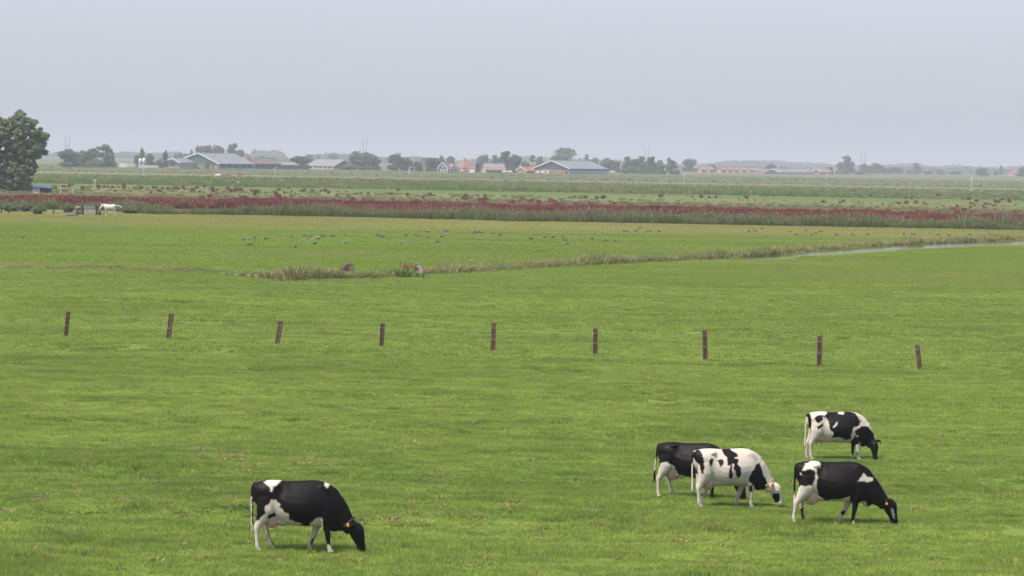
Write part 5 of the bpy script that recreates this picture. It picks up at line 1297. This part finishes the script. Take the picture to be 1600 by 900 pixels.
# ------------------------------------------------------------------ far left: gate, wire posts, shed
WOODP = plain('weathered_post', (0.075, 0.06, 0.05), .9, .2, .3, 3.0)
for i, (px, by, ty, lab) in enumerate([(2, 334, 321.5, 'dark wooden post at the left edge of the picture'), (13.5, 334, 322, 'second dark wooden post from the left edge'), (25, 330, 321, 'thin grey post left of the shrubs'), (58.5, 335.5, 326, 'short post under the rounded shrub'), (83.5, 334, 321.5, 'dark post right of the rounded shrub'), (105, 336, 322, 'dark post left of the wooden gate wing')]):
    c = P(px, by); h = at(px, ty, c.y).z; 
    mb = MB(); mb.tube([(0, 0, -.2), (.02, 0, h * .5), (0, 0, h - .05), (0, 0, h)], [.10, .095, .09, .06], 8)
    tag(mb.build('paddock_post', WOODP, None, loc=(c.x, c.y, 0)), lab, 'post', 'wooden paddock posts')
# gate wings of black timber and the steel gate between
def gate_wing(label, x_hi, x_lo, by, top_hi, n=4):
    a, b = P(x_hi, by), P(x_lo, by); Y = a.y; hh = at(x_hi, top_hi, Y).z; o = empty('gate_wing', (a.x, Y, 0)); tag(o, label, 'gate'); L_ = b.x - a.x
    MB().box((0, 0, hh / 2), (.17, .17, hh + .1)).build('post', TIMBER, o)
    for k in range(n):
        z0 = hh * (.95 - k * .24); z1 = max(.08, z0 - hh * .42)
        mb = MB(); t = .15; mb.add([(0, -.16, z0), (L_, -.16, z1), (L_, -.16, z1 + t), (0, -.16, z0 + t), (0, -.08, z0), (L_, -.08, z1), (L_, -.08, z1 + t), (0, -.08, z0 + t)], [(0, 1, 2, 3), (7, 6, 5, 4), (0, 4, 5, 1), (1, 5, 6, 2), (2, 6, 7, 3), (3, 7, 4, 0)]); mb.build('rail', TIMBER, o)
    MB().box((L_, 0, .3), (.16, .16, .6)).build('end_post', TIMBER, o)
gate_wing('black timber gate wing sloping down to the left', 129.5, 118, 336.8, 322.5); gate_wing('black timber gate wing sloping down to the right, by the white horse', 150.5, 157, 337, 321.8)
a, b = P(132, 336.5), P(149, 336.5); g = empty('field_gate', ((a.x + b.x) / 2, a.y, 0)); tag(g, 'grey steel field gate between the two black timber wings', 'gate'); L_ = b.x - a.x
for z in (.25, .5, .75, 1.0, 1.22): MB().tube([(-L_ / 2, 0, z), (L_ / 2, 0, z)], .025, 6).build('bar', STEEL, g)
for x in (-L_ / 2, -L_ * .12, L_ * .18, L_ / 2): MB().tube([(x, 0, .0 if abs(x) > L_ * .3 else .2), (x, 0, 1.26)], .06, 6).build('upright', STEEL, g)
# rubble heap beside the gate
c = P(111, 337.5); rk = MB()
for k in range(1): rk.ell((0, 0, .12), (.8, .5, .3), 12, 7)
me = rk.mesh('rubble_heap'); bm = bmesh.new(); bm.from_mesh(me); bmesh.ops.subdivide_edges(bm, edges=bm.edges, cuts=2, use_grid_fill=True)
for v in bm.verts: v.co *= 1 + .16 * float(vnoise(v.co.x * 3 + v.co.z * 2, v.co.y * 3 + v.co.z, .5, 8))
bm.to_mesh(me); bm.free(); tag(mesh_obj('rubble_heap', me, None, plain('grey_rubble', (0.15, 0.14, 0.13), .95, .2, .4, 4.0), (c.x, c.y, 0)), 'grey rubble heap at the foot of the left gate wing', 'heap')
# shrubs along the paddock
for lab, px, w_, top, base, col in [('rounded shrub behind the short paddock post', 59, 26, 315, 335, 'grey'), ('dark shrub behind the dark lying pony', 42, 18, 316, 330, 'grey'), ('pale shrub at the left edge by the paddock posts', 14, 26, 314, 331, 'grey'), ('brownish shrub left of the gate wing', 107, 22, 314, 333, 'grey'), ('shrub right of the white horse', 200, 26, 318, 334, 'grey')]:
    tree(lab, px, w_, top, base, 'bush', col, group='shrubs along the paddock')
# shed with blue roof under the willow
c = P(52, 301.5); Y = c.y; u = Y / F_PX; sd = empty('field_shed', (c.x, Y, 0)); tag(sd, 'small shed with a blue roof beside the big willow', 'shed'); w_ = 27 * u; hh = 9.5 * u; d = 2.6
PALEWOOD = plain('pale_weathered_board', (0.42, 0.37, 0.34), .9, .2, .3, 2.0, stretch=(4, 4, .5))
MB().box((w_ * .2, 0, hh * .47), (w_ * .38, .1, hh * .94)).build('front_wall', PALEWOOD, sd)
MB().box((w_ * .5, d, hh * .42), (w_ * .98, .1, hh * .84)).build('back_wall', DARK_SHED, sd); MB().box((.05, d / 2, hh * .45), (.1, d - .12, hh * .88)).build('side_wall', PALEWOOD, sd); MB().box((w_ - .05, d / 2, hh * .4), (.1, d - .12, hh * .8)).build('side_wall', DARK_SHED, sd)
MB().box((w_ * .41, 0, hh * .45), (.12, .14, hh * .9)).build('corner_post', TIMBER, sd); MB().box((w_ * .7, .3, .25), (w_ * .56, .08, .5)).build('low_panel', DARK_SHED, sd)
mb = MB(); mb.add([(-.2, -.35, hh * .95), (w_ + .2, -.35, hh * .74), (w_ + .2, d + .3, hh * .90), (-.2, d + .3, hh * 1.12), (-.2, -.35, hh * .95 + .14), (w_ + .2, -.35, hh * .74 + .14), (w_ + .2, d + .3, hh * .9 + .14), (-.2, d + .3, hh * 1.12 + .14)], [(3, 2, 1, 0), (4, 5, 6, 7), (0, 1, 5, 4), (1, 2, 6, 5), (2, 3, 7, 6), (3, 0, 4, 7)]); mb.build('roof', BLUE_TARP, sd)
for i, (px, lab) in enumerate(((95, 'pale end post of the low rail behind the red band'), (113.5, 'second pale post of the low rail behind the red band'))):
    c = P(px, 302.5); tag(MB().tube([(0, 0, -.1), (0, 0, .9), (0, 0, 1.0)], [.12, .11, .06], 7).build('rail_post', CONCRETE, None, loc=(c.x, c.y, 0)), lab, 'post')
a, b = P(95, 302.5), P(113.5, 302.5); tag(MB().tube([(a.x, a.y - .12, .8), (b.x, b.y - .12, .8)], .05, 6).build('low_rail', WOODP), 'pale low rail behind the red band left of the gate', 'rail')
c = P(148, 292); nb = empty('notice_board', (c.x, c.y, 0)); tag(nb, 'small pale marker board standing in the meadow past the red band', 'marker')
MB().box((0, 0, .8), (.16, .12, 1.6)).build('pole', CONCRETE, nb); MB().box((0, -.1, 1.5), (.55, .08, .5)).build('board', CONCRETE, nb)

# ------------------------------------------------------------------ horses
def hide_material(name, col, dark=None):
    m, nt, N, L = new_mat(name); o, b = out_bsdf(nt, .6, .25); tc = N.new('ShaderNodeTexCoord').outputs['Object']
    L.new(ramp(nt, noise(nt, tc, 2.5, 4, .6), [(.3, tuple(x * .75 for x in col)), (.55, col), (.8, tuple(min(1, x * 1.15) for x in col))]), b.inputs['Base Color']); return m
def horse_mesh(mat, head=(0.55, 1.35), lying=False, tail_out=0.0, voxel=.03):
    """1.6 m at the withers, forward is +x"""
    mb = MB(); zl = -.72 if lying else 0.0
    torso_loft(mb, [(-.78, 1.30, 1.05, .10, .1, .5), (-.70, 1.46, .92, .22, .1, .55), (-.50, 1.55, .82, .28, .1, .55), (-.2, 1.50, .76, .29, .3, .5), (.1, 1.47, .76, .29, .3, .5), (.35, 1.52, .80, .27, .4, .5), (.55, 1.56, .86, .23, .4, .5), (.70, 1.48, .94, .17, .3, .5), (.78, 1.35, 1.02, .10, .3, .5)], 16)
    hx, hz = head
    path_loft(mb, [(.50, 0, 1.25, .30, .15), (.68, 0, 1.32, .25, .12), (.68 + (hx - .1) * .45, 0, 1.32 + (hz - 1.32) * .5 + .05, .19, .095), (.72 + hx * .7, 0, hz + .02, .14, .08)], 12)
    e = Vector((.74 + hx * .7, 0, hz)); d = Vector((.30, 0, -.46))
    path_loft(mb, [(*(e - d * .05), .12, .085), (*(e + d * .25), .135, .09), (*(e + d * .6), .10, .07), (*(e + d * .95), .075, .06), (*(e + d * 1.1), .055, .05)], 10)
    for s in (-1, 1):
        mb.tube([e + Vector((-.02, s * .06, .06)), e + Vector((0, s * .075, .19))], [.035, .012], 6)
        for x0, fx, hind in ((-.55, -.08 * s, True), (.48, .06 * s, False)):
            if lying:
                mb.tube([(x0, s * .2, .95), (x0 + .25, s * .34, .80), (x0 + .6, s * .36, .79)], [.15, .10, .06], 8)
            elif hind:
                path_loft(mb, [(x0 + .02, s * .15, 1.2, .22, .11), (x0 + .02, s * .16, .95, .17, .10), (x0 - .02 + fx * .4, s * .16, .72, .095, .07), (x0 - .09 + fx * .7, s * .16, .54, .065, .05), (x0 - .06 + fx, s * .16, .30, .042, .04), (x0 - .04 + fx, s * .16, .12, .05, .046), (x0 + .0 + fx, s * .16, .0, .07, .06)], 8)
            else:
                path_loft(mb, [(x0 + .02, s * .14, 1.15, .16, .10), (x0 + .02, s * .15, .85, .095, .075), (x0 + .02 + fx * .5, s * .15, .52, .06, .052), (x0 + .02 + fx * .8, s * .15, .30, .042, .04), (x0 + .03 + fx, s * .15, .11, .05, .046), (x0 + .06 + fx, s * .15, .0, .07, .06)], 8)
    t = tail_out
    mb.tube([(-.74, 0, 1.40), (-.86 - t * .25, 0, 1.36 - .1 * (1 - t)), (-.92 - t * .7, 0, 1.10 + t * .12), (-.93 - t * .95, 0, .75 + t * .35)], [.06, .085, .10, .03], 8)
    me = skin_from(mb, 'horse', voxel, 3, mat)
    if lying: me.transform(Matrix.Translation((0, 0, zl)))
    return me
def horse(name, label, px, py, yaw, mat, cat='horse', s=1.0, mane=None, **kw):
    c = P(px, py); o = mesh_obj(name, horse_mesh(mat, **kw)); o.location = (c.x, c.y, 0); o.rotation_euler = (0, 0, yaw); o.scale = (s, s, s); tag(o, label, cat)
    return o
WHITE_HIDE = hide_material('white_horse_hide', (0.56, 0.52, 0.46)); CHESTNUT = hide_material('chestnut_hide', (0.17, 0.065, 0.035)); DARKBAY = hide_material('dark_bay_hide', (0.025, 0.018, 0.015)); DUN = hide_material('dun_hide', (0.33, 0.17, 0.09)); FOX = hide_material('fox_hide', (0.22, 0.085, 0.04))
horse('horse', 'white horse with flowing tail standing by the wooden gate', 171.5, 337.5, math.pi + .15, WHITE_HIDE, head=(.42, 1.30), tail_out=.75, s=.98)
horse('horse', 'chestnut horse half hidden behind the white horse at the gate', 161.5, 336.3, math.pi - .95, CHESTNUT, head=(.30, 1.62), s=1.0)
horse('pony', 'dark pony lying down in the paddock left of the gate', 40, 331, .2, DARKBAY, 'pony', lying=True, head=(.5, 1.15), s=.95)
horse('pony', 'brown pony standing behind the left gate wing', 126, 335.2, .4, hide_material('tan_hide', (0.30, 0.20, 0.14)), 'pony', head=(.5, 1.0), s=.72)
for px, py, ya, mt, lab in [(335.5, 275.2, .1, DUN, 'dun horse lying at the left of the far group before the barn'), (341, 275.4, 2.9, WHITE_HIDE, 'white horse lying in the far group before the barn'), (348, 275.2, .3, DUN, 'second dun horse lying right of the white one, before the barn'), (357, 275.0, 3.0, FOX, 'reddish horse lying in the far meadow below the brown farmhouse')]:
    horse('resting_horse', lab, px, py, ya, mt, lying=True, head=(.5, 1.2), voxel=.05, s=1.15)
horse('horse', 'dark chestnut horse standing alone right of the lying ones', 374.5, 276.8, -.5, CHESTNUT, head=(.5, .95), voxel=.05, s=1.0)

# white sheep and a walker in the meadow beyond the red band
SHEEP_WOOL = hide_material('sheep_wool', (0.38, 0.34, 0.27))
def sheep(label, px, py, ya):
    mb = MB(); mb.ell((0, 0, .62), (.52, .26, .30), 12, 8); mb.tube([(.42, 0, .72), (.62, 0, .68), (.76, 0, .58)], [.14, .11, .06], 8)
    for x in (-.3, .32):
        for s in (-1, 1): mb.tube([(x, s * .13, .5), (x, s * .13, .22), (x + .02, s * .13, 0)], [.07, .04, .04], 7)
    o = mesh_obj('sheep', skin_from(mb, 'sheep', .035, 3, SHEEP_WOOL)); c = P(px, py); o.location = (c.x, c.y, 0); o.rotation_euler = (0, 0, ya); o.scale = (1.1, 1.1, 1.1); tag(o, label, 'sheep')
sheep('pale sheep beside the walker', 371.5, 289.8, 0.2); sheep('pale sheep near the reeds below the lone round trees', 658.5, 292.5, .3); sheep('pale sheep in front of the lamp post by the right barn', 851, 289.8, .5)

def person():
    mb = MB()
    for s in (-1, 1):
        path_loft(mb, [(0 + .10 * s, s * .09, .98, .10, .095), (.05 * s + .06 * s, s * .10, .72, .085, .08), (.10 * s, s * .10, .48, .065, .062), (.08 * s - .06, s * .10, .28, .06, .055), (.14 * s - .10, s * .10, .08, .042, .042)], 10)
        mb.tube([(.14 * s - .13, s * .10, .05), (.14 * s + .10, s * .10, .04)], [.05, .04], 8)
        path_loft(mb, [(0, s * .20, 1.42, .065, .06), (-.03 + .03 * s, s * .245, 1.16, .05, .048), (.08 + .05 * s, s * .24, .92, .038, .036), (.11 + .05 * s, s * .235, .80, .035, .028)], 8)
    mb.loft([[Vector((rx * math.cos(a), ry * math.sin(a), z)) for a in np.linspace(0, 2 * math.pi, 14, endpoint=False)] for z, rx, ry in ((.88, .12, .17), (1.0, .125, .18), (1.18, .11, .16), (1.36, .125, .20), (1.47, .10, .17), (1.53, .06, .07), (1.58, .055, .06))])
    mb.ell((.02, 0, 1.69), (.10, .08, .125), 12, 9); mb.ell((.125, 0, 1.675), (.02, .018, .03), 6, 5)
    me = skin_from(mb, 'person', .022, 2, None)
    me.materials.clear()
    co = np.array([v.co[:] for v in me.vertices]); col = np.ones((len(co), 4), np.float32)
    col[:, :3] = (.025, .03, .045); col[co[:, 2] < .95, :3] = (.36, .31, .27); col[co[:, 2] < .09, :3] = (.03, .03, .03); col[co[:, 2] > 1.53, :3] = (.42, .27, .20); col[(co[:, 2] > 1.74) | ((co[:, 2] > 1.64) & (co[:, 0] < .0)), :3] = (.45, .43, .40); col[(np.abs(co[:, 1]) > .2) & (co[:, 2] < .88) & (co[:, 2] > .7), :3] = (.42, .27, .20)
    a = me.color_attributes.new('coat', 'FLOAT_COLOR', 'POINT'); a.data.foreach_set('color', col.ravel())
    m, nt, N, L = new_mat('clothes_and_skin'); o, b = out_bsdf(nt, .8, .2); v = N.new('ShaderNodeVertexColor'); v.layer_name = 'coat'; L.new(v.outputs[0], b.inputs['Base Color']); me.materials.append(m)
    c = P(363.5, 292.3); o = mesh_obj('person', me); o.location = (c.x, c.y, 0); o.rotation_euler = (0, 0, .4); tag(o, 'person in a dark jacket and pale trousers walking through the far meadow', 'person')
    MB().box((-.17, 0, 1.28), (.16, .28, .42), taper=.85).build('backpack', plain('navy_cloth', (.02, .03, .07), .9), o)
person()

# ------------------------------------------------------------------ geese on the pasture beyond the ditch
def goose_mesh(mat, grazing):
    mb = MB(); path_loft(mb, [(-.42, 0, .36, .02, .05), (-.34, 0, .36, .05, .075), (-.18, 0, .36, .11, .115), (.0, 0, .345, .135, .13), (.16, 0, .36, .115, .11), (.25, 0, .40, .07, .07)], 12)
    n = [(.20, 0, .40), (.30, 0, .44), (.40, 0, .36), (.47, 0, .20), (.52, 0, .09)] if grazing else [(.20, 0, .42), (.28, 0, .52), (.30, 0, .66), (.33, 0, .76)]
    mb.tube(n, [.07, .05, .04, .037, .042][:len(n)], 8); h = Vector(n[-1]); mb.ell(h, (.06, .042, .045), 8, 6)
    mb.tube([h + Vector((.04, 0, -.01)), h + Vector((.11, 0, -.03 if not grazing else -.06))], [.025, .01], 6)
    for s in (-1, 1): mb.tube([(.0, s * .05, .26), (.01, s * .05, .12), (.02, s * .05, 0)], [.03, .02, .025], 6); mb.ell((-.12, s * .10, .38), (.24, .035, .09), 10, 6)
    me = skin_from(mb, 'goose', .022, 2, mat); return me
def goose_material():
    m, nt, N, L = new_mat('goose_plumage'); o, b = out_bsdf(nt, .7, .2); tc = N.new('ShaderNodeTexCoord'); s = N.new('ShaderNodeSeparateXYZ'); L.new(tc.outputs['Object'], s.inputs[0])
    r = N.new('ShaderNodeObjectInfo').outputs['Random']
    c = ramp(nt, s.outputs[2], [(.20, (0.26, 0.23, 0.20)), (.30, (0.22, 0.18, 0.155)), (.40, (0.09, 0.068, 0.055)), (.46, (0.11, 0.082, 0.066)), (.55, (0.14, 0.105, 0.085))])
    c = mixc(nt, mathn(nt, 'MULTIPLY', mathn(nt, 'LESS_THAN', s.outputs[0], -.28), .8), c, (0.34, 0.31, 0.28))
    c = mixc(nt, mathn(nt, 'MULTIPLY', mathn(nt, 'GREATER_THAN', r, .85), .5), c, (0.34, 0.31, 0.29))
    L.new(c, b.inputs['Base Color']); return m
GM = goose_material(); GMESH = [goose_mesh(GM, True), goose_mesh(GM, False)]
GEESE = [(381, 377), (388, 376), (397, 374), (387, 385), (391, 385.5), (415, 376), (427, 377), (441.5, 376.5), (457, 373.5), (461, 387.5), (476, 370.5), (484, 371.5), (491, 383.5), (495, 374), (497, 375.5), (504, 372), (509, 369.5), (519, 371.5), (522, 371.3), (540, 369.5), (540, 381), (591.5, 370), (597, 373), (634, 369.5), (648, 369.3), (654, 371), (628, 381.5),
 (667.5, 364.5), (695, 363), (698, 363), (696, 370), (689, 372.3), (669, 372.5), (740, 365.5), (744, 365), (747, 365), (753, 366), (769.5, 367), (781, 369.5), (752, 375.5), (792, 347), (684, 380.5), (829, 375.5), (851, 373.5), (862.5, 373), (881, 373.5), (884, 377.5), (886, 384), (925, 375.5), (947, 378.5), (961, 378.8), (974.5, 363.5), (979.5, 363.5), (994, 363),
 (1011, 363.5), (1015.5, 363.5), (1029, 363.5), (999, 357.5), (1049, 356.8), (1110, 362), (1169.5, 363), (1180.5, 363), (1190, 358.5), (934, 351.3), (955.5, 351.3), (1235, 363.5), (1259.5, 362), (1244, 368.5), (1268, 368), (1275.5, 366.5), (1282.5, 363.5), (1307, 369.5), (1333, 369.5), (1355, 368), (1411, 367), (1424, 367), (1429, 368.5), (1437.5, 370), (1452, 365),
 (1466, 368.5), (1483, 369.5), (1514.5, 368.5), (1534, 368), (1540.5, 368), (1551, 368.5), (36, 373.5)]
for i, (px, py) in enumerate(GEESE):
    c = P(px, py + 1.2); o = mesh_obj('goose', GMESH[0 if srng.uniform() < .82 else 1]); o.location = (c.x, c.y, 0.02); o.rotation_euler = (0, 0, srng.choice([0, math.pi]) + srng.normal(0, .6)); k = srng.uniform(.58, .76); o.scale = (k, k, k)
    if px < 100: lab, grp = 'single grey goose at the far left of the goose pasture', None
    elif px < 560: lab, grp = 'grey goose grazing in the flock above the left ditch bend', 'geese above the left ditch bend'
    elif px < 800: lab, grp = 'grey goose grazing in the loose flock above the old pump', 'geese above the old pump'
    elif px < 1200: lab, grp = 'grey goose grazing in the middle flock below the dark reeds', 'geese below the dark reeds'
    else: lab, grp = 'grey goose grazing in the flock beyond the open ditch water', 'geese beyond the open water'
    tag(o, lab, 'goose', grp)
